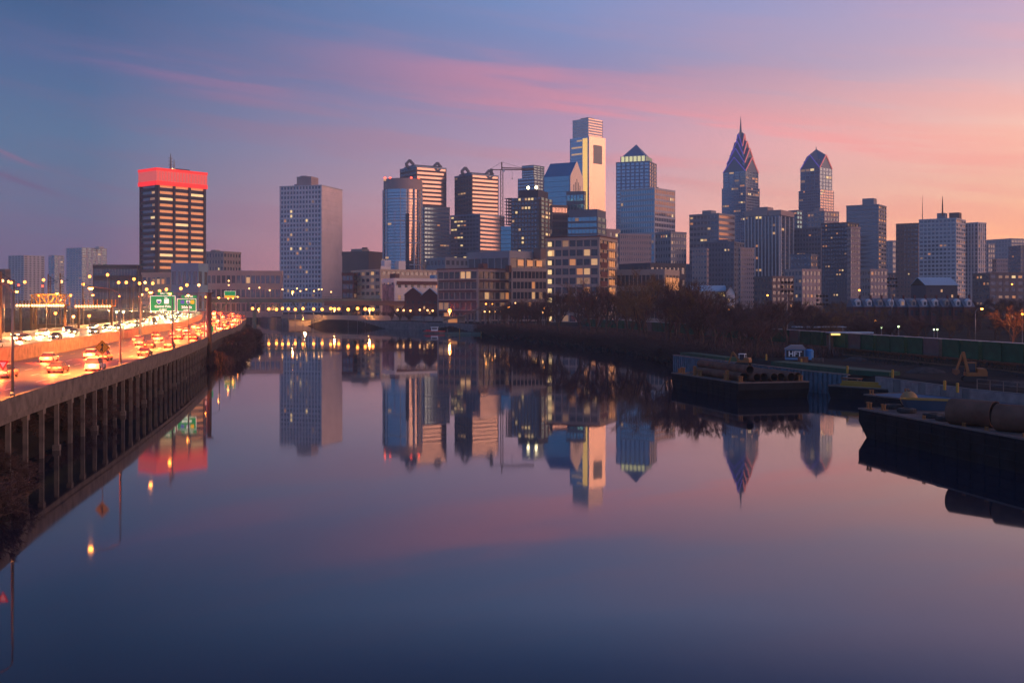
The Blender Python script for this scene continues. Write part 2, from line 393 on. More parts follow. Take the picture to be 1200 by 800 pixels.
via = thing('viaduct', 'long concrete highway viaduct on many slender columns at the water edge', 'viaduct', (0, 0, 0))
extr([(0, -.75), (0, .8), (.12, .84), (.3, .84), (.4, .3), (.4, -.02), (.4, -.75)], 'parapet', g('concrete'), i0, i1, zr, 2, via)
extr([(.42, -.78), (.42, -.02), (20.8, -.02), (20.8, -.78)], 'deck_slab', g('concrete_dark'), i0, i1, zr, 2, via)
extr([(.15, -1.35), (.15, -.78), (.95, -.78), (.95, -1.35)], 'edge_girder', g('concrete'), i0, i1, zr, 2, via)
extr([(20.82, -1.0), (20.82, 2.2), (21.1, 2.35), (21.5, 2.35), (22.18, 1.7), (22.18, -1.0)], 'median_wall', g('concrete'), i0, i1, zr, 2, via)
extr([(42.85, -3.5), (42.85, .8), (43.2, .8), (43.25, -3.5)], 'parapet', g('concrete'), i0, i1, zl, 2, via)
extr([(22.2, -.9), (22.2, -.03), (42.8, -.03), (42.8, -.9)], 'deck_slab', g('concrete_dark'), i0, i1, zl, 2, via)
cs = MB(); cs.box(-.22, .22, -.2, .2, -6.8, 0); cs.box(-.36, .36, -.36, .36, -6.8, -4.3); cm = cs.mesh('column', g('concrete'))
cs2 = MB(); cs2.box(-.2, .2, -.2, .2, -6.8, 0); cs2.box(-.5, .5, -.26, .26, -.55, 0); cm2 = cs2.mesh('column', g('concrete'))
k = 0
for i in range(i0 + 3, at_y(560), 3):
    if k % 1 == 0 and ED[i].y > 52 and k < 98:
        p, tt = edge(i, .55); z = zr(ED[i].y) - 1.35
        c = ob('column', cm if k % 3 == 0 else cm2, via, (p.x, p.y, z)); c.rotation_euler = (0, 0, math.atan2(tt.y, tt.x))
    k += 1
# markings
def dashes(off, zf, a, b_, on, gap, w_, m):
    q = MB(); i = a
    while i + on < b_:
        pa = []
        for j in range(i, i + on + 1):
            for o in (off - w_, off + w_): pa.append(edge(j, o)[0].to_3d() + Vector((0, 0, zf(ED[j].y) + .006)))
        q.poly(pa, [(2*j, 2*j+2, 2*j+3, 2*j+1)[::-1] for j in range(on)]); i += on + gap
    return tag(q.build('lane_marking', m), kind='structure')
wl = mat('line_white', (.7, .7, .66), .6, var=.2); yl = mat('line_yellow', (.7, .45, .04), .6, var=.2)
for o in (5.6, 9.3, 13.0): dashes(o, zr, i0, i1, 2, 4, .09, wl)
for o in (29.4, 33.1, 36.8): dashes(o, zl, i0, i1, 2, 4, .09, wl)
dashes(1.9, zr, i0, i1, 20, 0, .08, wl); dashes(17.4, zr, i0, i1, 2, 3, .12, yl); dashes(25.0, zl, i0, i1, 20, 0, .08, yl); dashes(41.0, zl, i0, i1, 20, 0, .08, wl)

# ------------------------------------------------------------------ skyline builder
# x0, xc, x1: photo columns of a building's far-side edge, near corner and other edge; Y its depth
def frame(x0, xc, x1, Y, alpha=None, depth=28.):
    kc = (xc - CX) / F; phi = math.atan(kc)
    if alpha is None:
        if x1 - xc < .6: al = 0.0
        elif xc - x0 < .6: al = 90.0
        else: al = max(14, min(62, math.degrees(math.atan((x1 - xc) / (xc - x0)))))
    else: al = alpha
    a = phi + R(al); Cx, Cy = kc * Y, Y; kl = (x0 - CX) / F; kr = (x1 - CX) / F
    WL = (Cx - kl * Cy) / (math.cos(a) + kl * math.sin(a)) if xc - x0 >= .6 else depth
    dn_ = math.sin(a) - kr * math.cos(a)
    WR = (kr * Cy - Cx) / dn_ if x1 - xc >= .6 and dn_ > .02 else depth
    WR = max(4, min(WR, 260)); WL = max(4, min(WL, 260))
    return dict(C=Vector((Cx, Cy, 0)), a=a, WL=WL, WR=WR, Y=Y, x0=x0, xc=xc, x1=x1, rz=math.pi / 2 - a)
def zpx(fr, py): return CH + (HY - py) / F * fr['Y']
def uR(fr, px):                                     # distance along the right face seen at column px
    k = (px - CX) / F; a = fr['a']; c = fr['C']; return (k * c.y - c.x) / (math.sin(a) - k * math.cos(a))
def uL(fr, px):
    k = (px - CX) / F; a = fr['a']; c = fr['C']; return (c.x - k * c.y) / (math.cos(a) + k * math.sin(a))
class Wins:
    """windows of one building: the first 100 as parts, the rest as one part of kind stuff"""
    def __init__(s, root): s.root = root; s.n = 0; s.rest = MB(); s.cache = {}; s.q = []
    def add(s, face, u0, u1, z0, z1, y0, x0, m, d=.06, pri=0): s.q.append((pri, len(s.q), face, u0, u1, z0, z1, y0, x0, m, d))
    def flush(s, most=100):
        s.q.sort()
        for (_, _, face, u0, u1, z0, z1, y0, x0, m, d) in s.q:
            # face 'R': plane y=y0, u along x ; 'L': plane x=x0, u along y
            w_, h_ = u1 - u0, z1 - z0
            if s.n < most:
                key = (face, round(w_, 2), round(h_, 2), m.name, d)
                if key not in s.cache:
                    b_ = MB()
                    if face == 'R': b_.box(0, w_, -d, .1, 0, h_)
                    else: b_.box(-d, .1, 0, w_, 0, h_)
                    s.cache[key] = b_.mesh('window', m)
                ob('window', s.cache[key], s.root, (u0, y0, z0) if face == 'R' else (x0, u0, z0)); s.n += 1
            else:
                s.rest.use(m)
                if face == 'R': s.rest.box(u0, u1, y0 - d, y0 + .1, z0, z1)
                else: s.rest.box(x0 - d, x0 + .1, u0, u1, z0, z1)
        if s.rest.v: tag(s.rest.build('window', None, s.root), kind='stuff')
def block(root, wins, x0, x1, y0, y1, z0, z1, wallm, glassm, nf, nbR=0, nbL=0, sp=.42, pier=.18, lit=.04, litR=None, pr=.45, edge_w=None, roof=True, style='band', styleL=None, glassL=None, lits=None, spm=None):
    """a slab with storeys of glazing behind piers and spandrels on the two faces towards the river"""
    b_ = MB(); b_.box(x0, x1, y0, y1, z0, z1); b_.build('wall', wallm, root)
    fm = MB(); fh = (z1 - z0) / max(nf, 1)
    lits = lits or LITS
    for face, a0, a1, nb, st_, lp in (('R', x0, x1, nbR, style, lit if litR is None else litR), ('L', y0, y1, nbL, styleL or style, lit)):
        if nb < 0 or a1 - a0 < 2: continue
        gm = glassm if face == 'R' else (glassL or glassm)  # sunrise face can take paler glass than the other, light put into colour
        ew = edge_w if edge_w is not None else max(.5, (a1 - a0) * .02)
        def bx(u0, u1, d0, d1, h0, h1):
            if face == 'R': fm.box(u0, u1, y0 - d1, y0 - d0, h0, h1)
            else: fm.box(x0 - d1, x0 - d0, u0, u1, h0, h1)
        bw = (a1 - a0 - 2 * ew) / nb if nb else 0
        for f_ in range(nf):
            zb = z0 + f_ * fh + fh * sp; zt = z0 + (f_ + 1) * fh
            if st_ == 'band': wins.add(face, a0 + ew, a1 - ew, zb, zt - .03, y0, x0, gm, .05, 1)
            elif st_ == 'pane' and nb:
                for j in range(nb):
                    mm = gm
                    if random.random() < lp: mm = g(random.choice(lits))
                    wins.add(face, a0 + ew + j * bw + bw * pier / 2, a0 + ew + (j + 1) * bw - bw * pier / 2, zb, zt - .03, y0, x0, mm, .05, 0 if mm is not gm else 1)
            if st_ == 'band' and nb:
                run = 0
                for j in range(nb):
                    if random.random() < lp or run > 0:
                        run = run - 1 if run > 0 else random.choice((0, 0, 1, 2))
                        wins.add(face, a0 + ew + j * bw + bw * pier / 2, a0 + ew + (j + 1) * bw - bw * pier / 2, zb + .1, zt - fh * .12, y0, x0, g(random.choice(lits)), .09, 0)
            bx(a0 + ew, a1 - ew, .0, pr * .75, z0 + f_ * fh, zb)
        bx(a0 - (pr if face == 'R' else 0), a0 + ew, .0, pr, z0, z1); bx(a1 - ew, a1, .0, pr, z0, z1)
        for j in range(1, nb): u = a0 + ew + j * bw; bx(u - bw * pier / 2, u + bw * pier / 2, .0, pr * .95, z0, z1)
    if fm.v: fm.build('facade_frame', spm or wallm, root)
    if roof:
        r_ = MB(); t_ = .9; h_ = max(1.2, fh * .35)
        r_.box(x0 - pr - .2, x1 + .2, y0 - pr - .2, y1 + .2, z1, z1 + h_)
        r_.build('roof', wallm, root)
def tower(name, label, x0, xc, x1, top, Y, wallm='wall_grey', glass='glass_blue', nf=30, nbR=6, nbL=8, cat='tower', alpha=None, base=4., depth=28., flush=True, **k):
    fr = frame(x0, xc, x1, Y, alpha, depth); root = thing(name, label, cat, (fr['C'].x, fr['C'].y, base), fr['rz'])
    wn = Wins(root); fr['root'] = root; fr['w'] = wn; fr['base'] = base
    fr['H'] = zpx(fr, top) - base
    block(root, wn, 0, fr['WR'], 0, fr['WL'], 0, fr['H'], g(wallm), g(glass), nf, nbR, nbL, **k)
    if flush: wn.flush()
    return fr
def zl_(fr, py): return zpx(fr, py) - fr['base']
def roofbox(fr, xa, xb, top, m='wall_grey', inset=.25, name='penthouse', z0=None):
    """a plant room on the roof seen between columns xa and xb"""
    k1 = (xa - CX) / F; k2 = (xb - CX) / F; Yc = fr['Y'] + .5 * (fr['WL'] * math.sin(fr['a']) + fr['WR'] * math.cos(fr['a'])) * .6
    w_ = (k2 - k1) * Yc * .92; cx, cy = (k1 + k2) / 2 * Yc, Yc
    ca, sa = math.cos(fr['rz']), math.sin(fr['rz']); dx, dy = cx - fr['C'].x, cy - fr['C'].y
    lx, ly = dx * ca + dy * sa, -dx * sa + dy * ca
    h = CH + (HY - top) / F * Yc - fr['base']; s_ = w_ / (abs(ca) + abs(sa))
    q = MB(); q.box(lx - s_ / 2, lx + s_ / 2, ly - s_ / 2, ly + s_ / 2, (fr['H'] if z0 is None else z0), h); return q.build(name, g(m), fr['root'])
def mast(fr, px, top, r_=.5, m='steel_grey', z0=None, Yo=10):
    Yc = fr['Y'] + Yo; X = (px - CX) / F * Yc; ca, sa = math.cos(fr['rz']), math.sin(fr['rz']); dx, dy = X - fr['C'].x, Yc - fr['C'].y
    lx, ly = dx * ca + dy * sa, -dx * sa + dy * ca; z0 = fr['H'] if z0 is None else z0; z1 = CH + (HY - top) / F * Yc - fr['base']
    q = MB(); h = z1 - z0
    q.tube([(lx, ly, z0), (lx, ly, z0 + h * .5), (lx, ly, z1)], [r_ * 1.3, r_, r_ * .35], 6)
    for f_ in (.3, .5, .7): q.bar((lx - r_ * 2.4, ly, z0 + h * f_), (lx + r_ * 2.4, ly, z0 + h * f_), r_ * .5)
    q.build('mast', g(m), fr['root'])

# --- far side of the highway
f = tower('apartment_tower', 'pale slab tower at the far end of the hazy apartment group, widest shoulders', 10, 28, 52, 300, 1850, 'wall_pale', 'glass_dark', 24, 5, 5, cat='tower', sp=.5, pier=.5, lit=.02)
f = tower('apartment_tower', 'narrow pale slab tower between two wider hazy apartment blocks', 57, 64, 75, 300, 1800, 'wall_pale', 'glass_blue', 22, 2, 2, sp=.5, pier=.5, lit=.02)
f = tower('apartment_tower', 'tallest of the hazy pale apartment slabs behind the rail yard', 78, 96, 125, 291, 1700, 'wall_pale', 'glass_blue', 26, 5, 5, sp=.5, pier=.4, lit=.03); roofbox(f, 112, 122, 289, 'wall_pale')
f = tower('office_block', 'low dark block with a few lit windows next to the red topped tower', 109, 161, 168, 315, 1050, 'wall_dark', 'glass_dark', 4, 3, 14, cat='building', lit=.06); roofbox(f, 133, 146, 312, 'wall_dark')
f = tower('office_tower', 'dark office tower with orange window bands and a glowing red crown', 165, 184, 240, 216, 1000, 'wall_dark', 'glass_dark', 21, 0, 0, flush=False, sp=.52, pr=.8, lit=0, roof=False, alpha=58)
H = f['H']; WR, WL = f['WR'], f['WL']
bw_ = WR / 3 * .94
mat('band_orange', (.3, .2, .12), .2, emit=(1, .27, .07), es=.62, var=.12, scale=.1)  # weak orange glow stands for reflected dawn sky besides lit rooms
mat('crown_red', (.4, .01, .01), .5, emit=(1, .02, .018), es=1.1, var=0); mat('crown_pink', (.3, .05, .05), .5, emit=(1, .14, .12), es=.62, var=.2, scale=.3)
fh = H / 21; litw = MB()
for i in range(2, 21):
    for j in range(3):
        u0 = WR * .03 + j * WR * .323
        f['w'].add('R', u0 + .7, u0 + WR * .285 + .4, i * fh + fh * .56, (i + 1) * fh - .25, 0, 0, g('band_orange') if (i * 7 + j) % 9 else g('lit_bright'), .12, 0)
    if random.random() < .7: f['w'].add('L', 2.0, 2.0 + random.uniform(3, 9), i * fh + fh * .58, (i + 1) * fh - .3, 0, 0, g(random.choice(LITS)), .12, 0)
f['w'].flush()
q = MB()
for j in range(4): q.box(WR * (.0 + j * .323) - .2, WR * (.03 + j * .323) + .4, -1.6, -.1, 0, H)
q.box(-1.5, -.1, 0, 1.2, 0, H); q.box(-1.5, -.1, WL - 1.4, WL, 0, H); q.build('pier', g('wall_dark'), f['root'])
zt = zl_(f, 197)
q = MB(); q.box(-1.6, WR + 1.6, -1.6, WL + 1.6, H, zt); q.build('crown', g('crown_pink'), f['root'])
cr = q
q = MB(); q.box(-1.9, WR + 1.9, -1.9, WL + 1.9, H - .5, H + 3.2); q.box(-1.9, WR + 1.9, -1.9, WL + 1.9, zt - 2.2, zt + .3)
for j in range(17): q.box(j * WR / 16 - .12, j * WR / 16 + .12, -1.8, -1.62, H + 3, zt - 2)
q.build('light_band', g('crown_red'), f['root'])
q = MB(); q.box(WR * .45, WR * .75, WL * .2, WL * .7, zt, zt + 2.2); q.build('penthouse', g('wall_dark'), f['root'])
mast(f, 200, 180, .9, z0=zt); mast(f, 204, 187, .5, z0=zt)
q = MB(); q.ball((WR * .36, 4, zt + 1), .9); q.ball((WR * .40, 4, zt + 1), .9); q.build('lamp', g('lamp_warm'), f['root'])
f = tower('office_block', 'cream mid rise block behind the red topped tower', 238, 262, 282, 297, 1250, 'wall_beige', 'glass_dark', 9, 6, 7, cat='building', sp=.5, pier=.5); roofbox(f, 247, 258, 293, 'wall_beige')
f = tower('warehouse', 'low blue metal clad shed with two dark doors', 201, 232, 243, 318, 780, 'wall_blue', 'glass_dark', 2, 2, 5, cat='building', sp=.45, pier=.5, lit=.1)
f = tower('office_block', 'low brown grey building beside the blue shed', 166, 200, 202, 325, 850, 'wall_beige', 'glass_dark', 3, 1, 6, cat='building', sp=.5, pier=.4, lit=.12)
f = tower('warehouse', 'long low brick storehouse with wide dark windows along the road', 234, 330, 331, 323, 900, 'wall_pink', 'glass_dark', 3, 1, 16, cat='building', sp=.45, pier=.25, lit=.08, alpha=4, depth=40)
roofbox(f, 268, 276, 320); roofbox(f, 288, 300, 319)
# --- the apartment slab
wall('slab_white', (.68, .62, .62)); f = tower('apartment_tower', 'tall grey apartment slab with a gridded front and a blank end wall tinted sunrise rose', 328, 377, 401, 218, 1392, 'slab_white', 'glass_dark', 27, -1, 13, style='pane', sp=.42, pier=.34, lit=.05, pr=.7, roof=False)
q = MB(); WR, WL, H = f['WR'], f['WL'], f['H']
for i in range(27): q.box(-.2, WR + .1, -.25 if i % 1 == 0 else -.2, -.02, i * H / 27 + .35, (i + 1) * H / 27)
q.build('end_wall', g('wall_sunrise_rose'), f['root'])  # rosy sunrise light on this end is put into the wall colour
q = MB(); q.box(-.9, WR + .3, -.6, WL + .3, H, H + 1.4); q.build('roof', g('wall_pale'), f['root'])
roofbox(f, 348, 373, 208, 'wall_pink', z0=H + 1.4); roofbox(f, 352, 362, 206.5, 'wall_grey', z0=H + 1.4); roofbox(f, 345, 349, 216, 'wall_grey', z0=H + 1.4)
f = tower('office_block', 'blank taupe mid rise block behind the cream river building', 401, 432, 452, 299, 1300, 'wall_brown', 'glass_dark', 5, -1, -1, cat='building'); roofbox(f, 411, 433, 292, 'wall_beige'); roofbox(f, 424, 431, 290, 'wall_brown')
f = tower('river_building', 'cream river building with rows of lit windows and a lit top floor', 412, 446, 524, 318, 820, 'wall_cream', 'glass_dark', 7, 14, 6, cat='building', style='pane', sp=.5, pier=.28, lit=.30, litR=.28)
H = f['H']; q = MB(); q.box(0, 8, -.6, 0.0, H + 1.2, H + 4); q.build('parapet', g('wall_white'), f['root'])
roofbox(f, 446, 459, 305, 'wall_white'); roofbox(f, 462, 476, 306, 'wall_white', name='stair_house')
f = tower('brick_house', 'dark brick lean building wedged behind the cream river building', 401, 414, 418, 323, 840, 'wall_brick', 'glass_dark', 5, 1, 3, cat='building', lit=.05)
# white low range with red parapet, mural wall
f = tower('warehouse', 'white low range with a dark red parapet and one glowing bay', 448, 463, 531, 331, 735, 'wall_white', 'glass_dark', 3, 9, 3, cat='building', style='pane', sp=.6, pier=.55, lit=.12)
WR = f['WR']; H = f['H']
q = MB(); q.box(WR * .02, WR, -.9, -.3, H - 1.4, H + 1.0); q.build('parapet', g('wall_brick'), f['root'])
q = MB(); q.box(WR * .28, WR * .42, -.9, -.4, 2, 7.0); q.build('window', g('lit_orange'), f['root'])
q = MB(); q.box(-.5, -.05, 1, f['WL'] - 1, 1, H - 1); q.build('mural', mat('mural_paint', (.22, .14, .16), .9, var=.7, scale=.25), f['root'])
q = MB(); q.box(WR * .05, WR * .12, 4, 12, H, H + 6); q.build('stair_house', g('wall_brick'), f['root'])
q = MB(); q.box(WR * .72, WR * .8, 4, 10, H, H + 5.5); q.build('stair_house', g('wall_blue'), f['root'])
# gabled brick houses
def gabled(name, label, x0, x1, top, eave, Y, wallm, roofm, base=4., depth=14., litn=1, rz=0., ridge_across=False, cat='house', win=3):
    X0, X1 = (x0 - CX) / F * Y, (x1 - CX) / F * Y; w_ = X1 - X0; ze = CH + (HY - eave) / F * Y - base; zt = CH + (HY - top) / F * Y - base
    r0 = thing(name, label, cat, (X0, Y, base), rz)
    q = MB(); q.box(0, w_, 0, depth, 0, ze)
    if not ridge_across: q.poly([(0, 0, ze), (w_, 0, ze), (w_ / 2, 0, zt), (0, depth, ze), (w_, depth, ze), (w_ / 2, depth, zt)], [(0, 1, 2), (5, 4, 3), (0, 3, 4, 1)])
    q.build('wall', g(wallm), r0)
    q = MB(); t_ = .35; e = .6
    if not ridge_across:
        for sx_ in (0, 1):
            xa = -e if sx_ == 0 else w_ + e; za = ze - (zt - ze) * e / (w_ / 2)
            a = [(xa, -e, za), (w_ / 2, -e, zt), (w_ / 2, depth + e, zt), (xa, depth + e, za)]
            q.poly(a + [(x, y, z + t_) for x, y, z in a], [(0, 1, 2, 3), (7, 6, 5, 4), (0, 4, 5, 1), (1, 5, 6, 2), (2, 6, 7, 3), (3, 7, 4, 0)])
    else:
        for sy_ in (0, 1):
            ya = -e if sy_ == 0 else depth + e; za = ze - (zt - ze) * e / (depth / 2)
            a = [(-e, ya, za), (w_ + e, ya, za), (w_ + e, depth / 2, zt), (-e, depth / 2, zt)]
            q.poly(a + [(x, y, z + t_) for x, y, z in a], [(0, 1, 2, 3), (7, 6, 5, 4), (0, 4, 5, 1), (1, 5, 6, 2), (2, 6, 7, 3), (3, 7, 4, 0)])
    q.build('roof', g(roofm), r0)
    for j in range(win):
        for i in range(max(1, int(ze / 3.4))):
            u = w_ * (j + .5) / win; q = MB(); q.box(u - .55, u + .55, -.08, .05, 1.2 + i * 3.3, 2.9 + i * 3.3)
            q.build('window', g('lit' if (i + j) % 4 == litn else 'glass_house'), r0)
    return r0, w_, ze, zt
gabled('gabled_house', 'dark brick gabled building beside the mural wall', 474, 494, 337, 345, 692, 'wall_brick', 'metal_roof', litn=7)
gabled('gabled_house', 'dark brick gabled building nearer the red loft block', 494, 513, 338, 346, 692, 'wall_brick', 'metal_roof', litn=2)

# --- curved glass tower
f = frame(449, 470, 493, 1250, 40); H = zpx(f, 209) - 4; cx = (471 - CX) / F * 1262
r0 = thing('glass_tower', 'curved blue glass tower with a pale rounded top band', 'tower', (cx, 1268, 4)); rad = 22 / F * 1262
def arc(r_, a0, a1, n=24): return [(r_ * math.cos(R(a0 + (a1 - a0) * i / n)), r_ * math.sin(R(a0 + (a1 - a0) * i / n))) for i in range(n + 1)]
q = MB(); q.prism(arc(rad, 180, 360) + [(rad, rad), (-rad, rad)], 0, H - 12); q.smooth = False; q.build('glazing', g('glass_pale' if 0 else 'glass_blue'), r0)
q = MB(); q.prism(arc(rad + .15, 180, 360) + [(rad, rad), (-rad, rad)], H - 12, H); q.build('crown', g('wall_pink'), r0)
q = MB(); a_ = arc(rad + .2, 288, 352, 14); q.prism(a_ + arc(rad - .5, 352, 288, 14), 0, H - 12.1); q.build('sunrise_tint_glazing', g('glass_pale'), r0)  # paler glass strip added so its tint carries the warm sunrise reflection
fl = arc(rad + .5, 180, 360)
for i in range(38):
    z = 5 + i * (H - 18) / 38
    q = MB(); q.prism(fl + [(rad + .5, rad), (-rad - .5, rad)], z, z + (.55 if i % 7 else 1.4)); q.build('floor_band', g('granite_blue') if i % 7 else g('wall_pale'), r0)
for a in (180, 200, 222, 270, 292, 312, 330, 345, 358):
    q = MB(); x, y = rad * math.cos(R(a)), rad * math.sin(R(a)); q.bar((x * 1.05, y * 1.05, 0), (x * 1.05, y * 1.05, H - 12), 1.5 if a in (200, 312) else .8); q.build('mullion', g('wall_pale'), r0)
q = MB(); q.box(rad * .30, rad * .44, -rad * 1.08, -rad * .9, 0, H - 40); q.build('recess', g('wall_dark'), r0)
for (a, z) in ((200, 60), (207, 45), (230, 30), (225, 62), (235, 100), (214, 150), (280, 20)):
    q = MB(); x, y = (rad + .3) * math.cos(R(a)), (rad + .3) * math.sin(R(a)); q.box(x - 2.2, x + 2.2, y - .8, y + .8, z, z + 2); q.build('window', g('lit'), r0)
for px in (450, 456, 481, 490):
    q = MB(); q.ball(((px - CX) / F * 1250 - cx, -8, H + 1.5), 1.2); q.build('beacon', g('lamp_red'), r0)

# --- twin granite towers with diamond corners
def diamond_tower(label, x0, xc, x1, roof, crown_l, crown_r, dtop, low, Y):
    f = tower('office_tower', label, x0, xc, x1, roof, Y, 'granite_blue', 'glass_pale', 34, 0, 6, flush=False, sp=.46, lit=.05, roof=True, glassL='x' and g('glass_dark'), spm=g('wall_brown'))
    H = f['H']; WR, WL = f['WR'], f['WL']; zc = zl_(f, crown_l[1]); w_ = f['w']; rt = f['root']
    q = MB(); q.box(WR * .02, WR * .75, WL * .1, WL * .7, H, zc - 4); q.box(WR * .0, WR * .78, WL * .05, WL * .75, zc - 4, zc - 2)
    q.build('crown', g('wall_slate'), rt)
    for (px, py) in (crown_l, crown_r):
        s_ = 5.6 * Y / 1400; u = max(1, uR(f, px)) if px >= xc else 1; yv = uL(f, px) if px < xc else 2
        zc2 = zl_(f, py); q = MB()
        pts = [(0, -s_), (s_, 0), (0, s_), (-s_, 0)]
        for k_ in range(4):
            (ax, az_), (bx_, bz) = pts[k_], pts[(k_ + 1) % 4]; q.bar((u + ax, yv - 1, zc2 + az_), (u + bx_, yv - 1, zc2 + bz), 3.0, 3.0)
        q.build('diamond', g('wall_slate'), rt)
    f2 = frame(*low[:3], Y - 25, 40 if low[3] is None else low[3]); return f
f = diamond_tower('taller banded granite tower with diamond shaped roof corners behind the curved glass tower', 469, 488, 523, 196, (479, 191), (513, 194), 0, (0, 1, 2, None), 1480)
f['w'].flush()
tower('office_tower', 'lower slatey banded wing in front of the first diamond cornered tower', 492, 497, 527, 243, 1420, 'wall_slate', 'glass_blue', 26, 8, 2, sp=.5, lit=.03, pier=.12)
f = diamond_tower('shorter banded granite tower with diamond shaped roof corners left of the crane', 533, 553, 584, 205, (544, 200), (574, 203), 0, (0, 1, 2, None), 1480)
f['w'].flush()
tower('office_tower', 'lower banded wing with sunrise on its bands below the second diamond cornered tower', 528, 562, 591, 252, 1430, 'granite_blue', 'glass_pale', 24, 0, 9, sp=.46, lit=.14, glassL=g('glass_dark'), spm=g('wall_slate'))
tower('glass_tower', 'narrow blue glass slab behind the lower banded wing', 522, 528, 534, 276, 1560, 'wall_slate', 'glass_teal', 20, 2, 2, sp=.35, lit=.02)

# --- tower crane
def crane():
    Y = 1235; X = (588 - CX) / F * Y; zb = 4; zt = CH + (HY - 190) / F * Y
    r0 = thing('tower_crane', 'reddish lattice tower crane with a long level jib', 'crane', (X, Y, zb)); h = zt - zb; q = MB(); s = 1.3
    zj = CH + (HY - 199) / F * Y - zb
    for a, b_ in ((-s, -s), (s, -s), (s, s), (-s, s)): q.bar((a, b_, 0), (a, b_, zj), .8)
    n = int(zj / 4)
    for i in range(n):
        z0, z1 = i * zj / n, (i + 1) * zj / n; sg = 1 if i % 2 else -1
        q.bar((-s * sg, -s, z0), (s * sg, -s, z1), .35); q.bar((s, -s * sg, z0), (s, s * sg, z1), .35)
    q.build('mast', g('rust'), r0)
    q = MB(); j0 = -14 / F * Y; j1 = 38 / F * Y; yj = 0
    for (y_, z_) in ((-.9, zj), (.9, zj), (0, zj + 2.4)): q.bar((j0 if z_ == zj else 0, y_, z_), (j1, y_ * .6, z_ - (1.4 if z_ > zj else 0)), .8)
    n = 18
    for i in range(n):
        x_ = j1 * i / n; q.bar((x_, 0, zj), (x_ + j1 / n / 2, 0, zj + 2.2), .3); q.bar((x_ + j1 / n / 2, 0, zj + 2.2), (x_ + j1 / n, 0, zj), .3)
    q.build('jib', g('rust'), r0)
    q = MB(); q.bar((0, 0, zj), (0, 0, h), 1.3); q.build('tower_head', g('rust'), r0)
    q = MB(); q.bar((0, 0, h), (j1 * .62, 0, zj + 2), .22); q.bar((0, 0, h), (j0, 0, zj + .5), .22); q.build('tie_rod', g('black_steel'), r0)
    q = MB(); q.box(j0, j0 + 3.4, -1.3, 1.3, zj - 6, zj + 1); q.build('counterweight', g('concrete_dark'), r0)
    q = MB(); q.box(1.2, 3.2, -2.4, -.6, zj - 2.6, zj - .2); q.build('cab', g('white_paint'), r0)
    q = MB(); q.bar((j1 * .32, 0, zj), (j1 * .32, 0, zj - 9), .2); q.box(j1 * .32 - .5, j1 * .32 + .5, -.5, .5, zj - 10.4, zj - 9); q.build('hook', g('black_steel'), r0)
crane()

# --- construction tower
f = tower('unfinished_tower', 'unfinished tower with open floor slabs and two roof work lamps', 599, 634, 647, 231, 1200, 'wall_brown', 'glass_teal', 27, 3, 9, flush=False, sp=.34, lit=.10, pier=.3, lits=['lit_bright', 'lit'], roof=False, glassL=g('glass_dark'))
f['w'].flush(); H = f['H']; WL, WR = f['WL'], f['WR']; q = MB()
y1 = uL(f, 590)
for i in range(9):
    z = zl_(f, 262) + i * (H - zl_(f, 262)) / 8; q.box(2, WR - 2, WL + .2, y1, z, z + .5)
for yy in (WL + 3, y1 - 2, (WL + y1) / 2):
    for xx in (4, WR - 4): q.box(xx - .4, xx + .4, yy - .4, yy + .4, zl_(f, 262), H)
q.build('open_floor', g('concrete_dark'), f['root'])
q = MB(); q.box(2, WR - 2, 4, WL - 8, H, zl_(f, 222)); q.build('roof_core', g('wall_dark'), f['root'])
for px in (617.5, 627):
    q = MB(); yy = uL(f, px); q.ball((4, yy, zl_(f, 219)), 1.7); q.build('work_lamp', mat('work_lamp', (1, 1, .8), .5, emit=(1, .85, .45), es=14, var=0), f['root'])
q = MB(); yc = uL(f, 633); q.box(-.9, -.3, yc - 1.0, yc + 1.6, 0, H - 2); q.build('hoist', g('rust'), f['root'])
q = MB(); q.prism([(x * 1, y) for x, y in [(2, WL), (2, y1 + 4), (WR - 3, y1 + 2), (WR - 3, WL)]], 0, zl_(f, 264)); q.build('glazing', g('glass_teal'), f['root'])
for i in range(20): 
    z = i * zl_(f, 264) / 20; q = MB(); q.box(1.7, WR - 2.8, WL + .3, y1 + 4.3, z, z + .5); q.build('floor_band', g('wall_slate'), f['root'])
f = tower('office_tower', 'plain dark stepped tower far behind the unfinished tower', 607, 626, 640, 208, 1950, 'wall_slate', 'glass_blue', 40, 4, 6, sp=.5, lit=.01, flush=False, roof=False)
block(f['root'], f['w'], 2, f['WR'] - 2, 3, uL(f, 611), f['H'], zl_(f, 194), g('wall_slate'), g('glass_blue'), 5, 3, 5, sp=.5, lit=0); f['w'].flush()

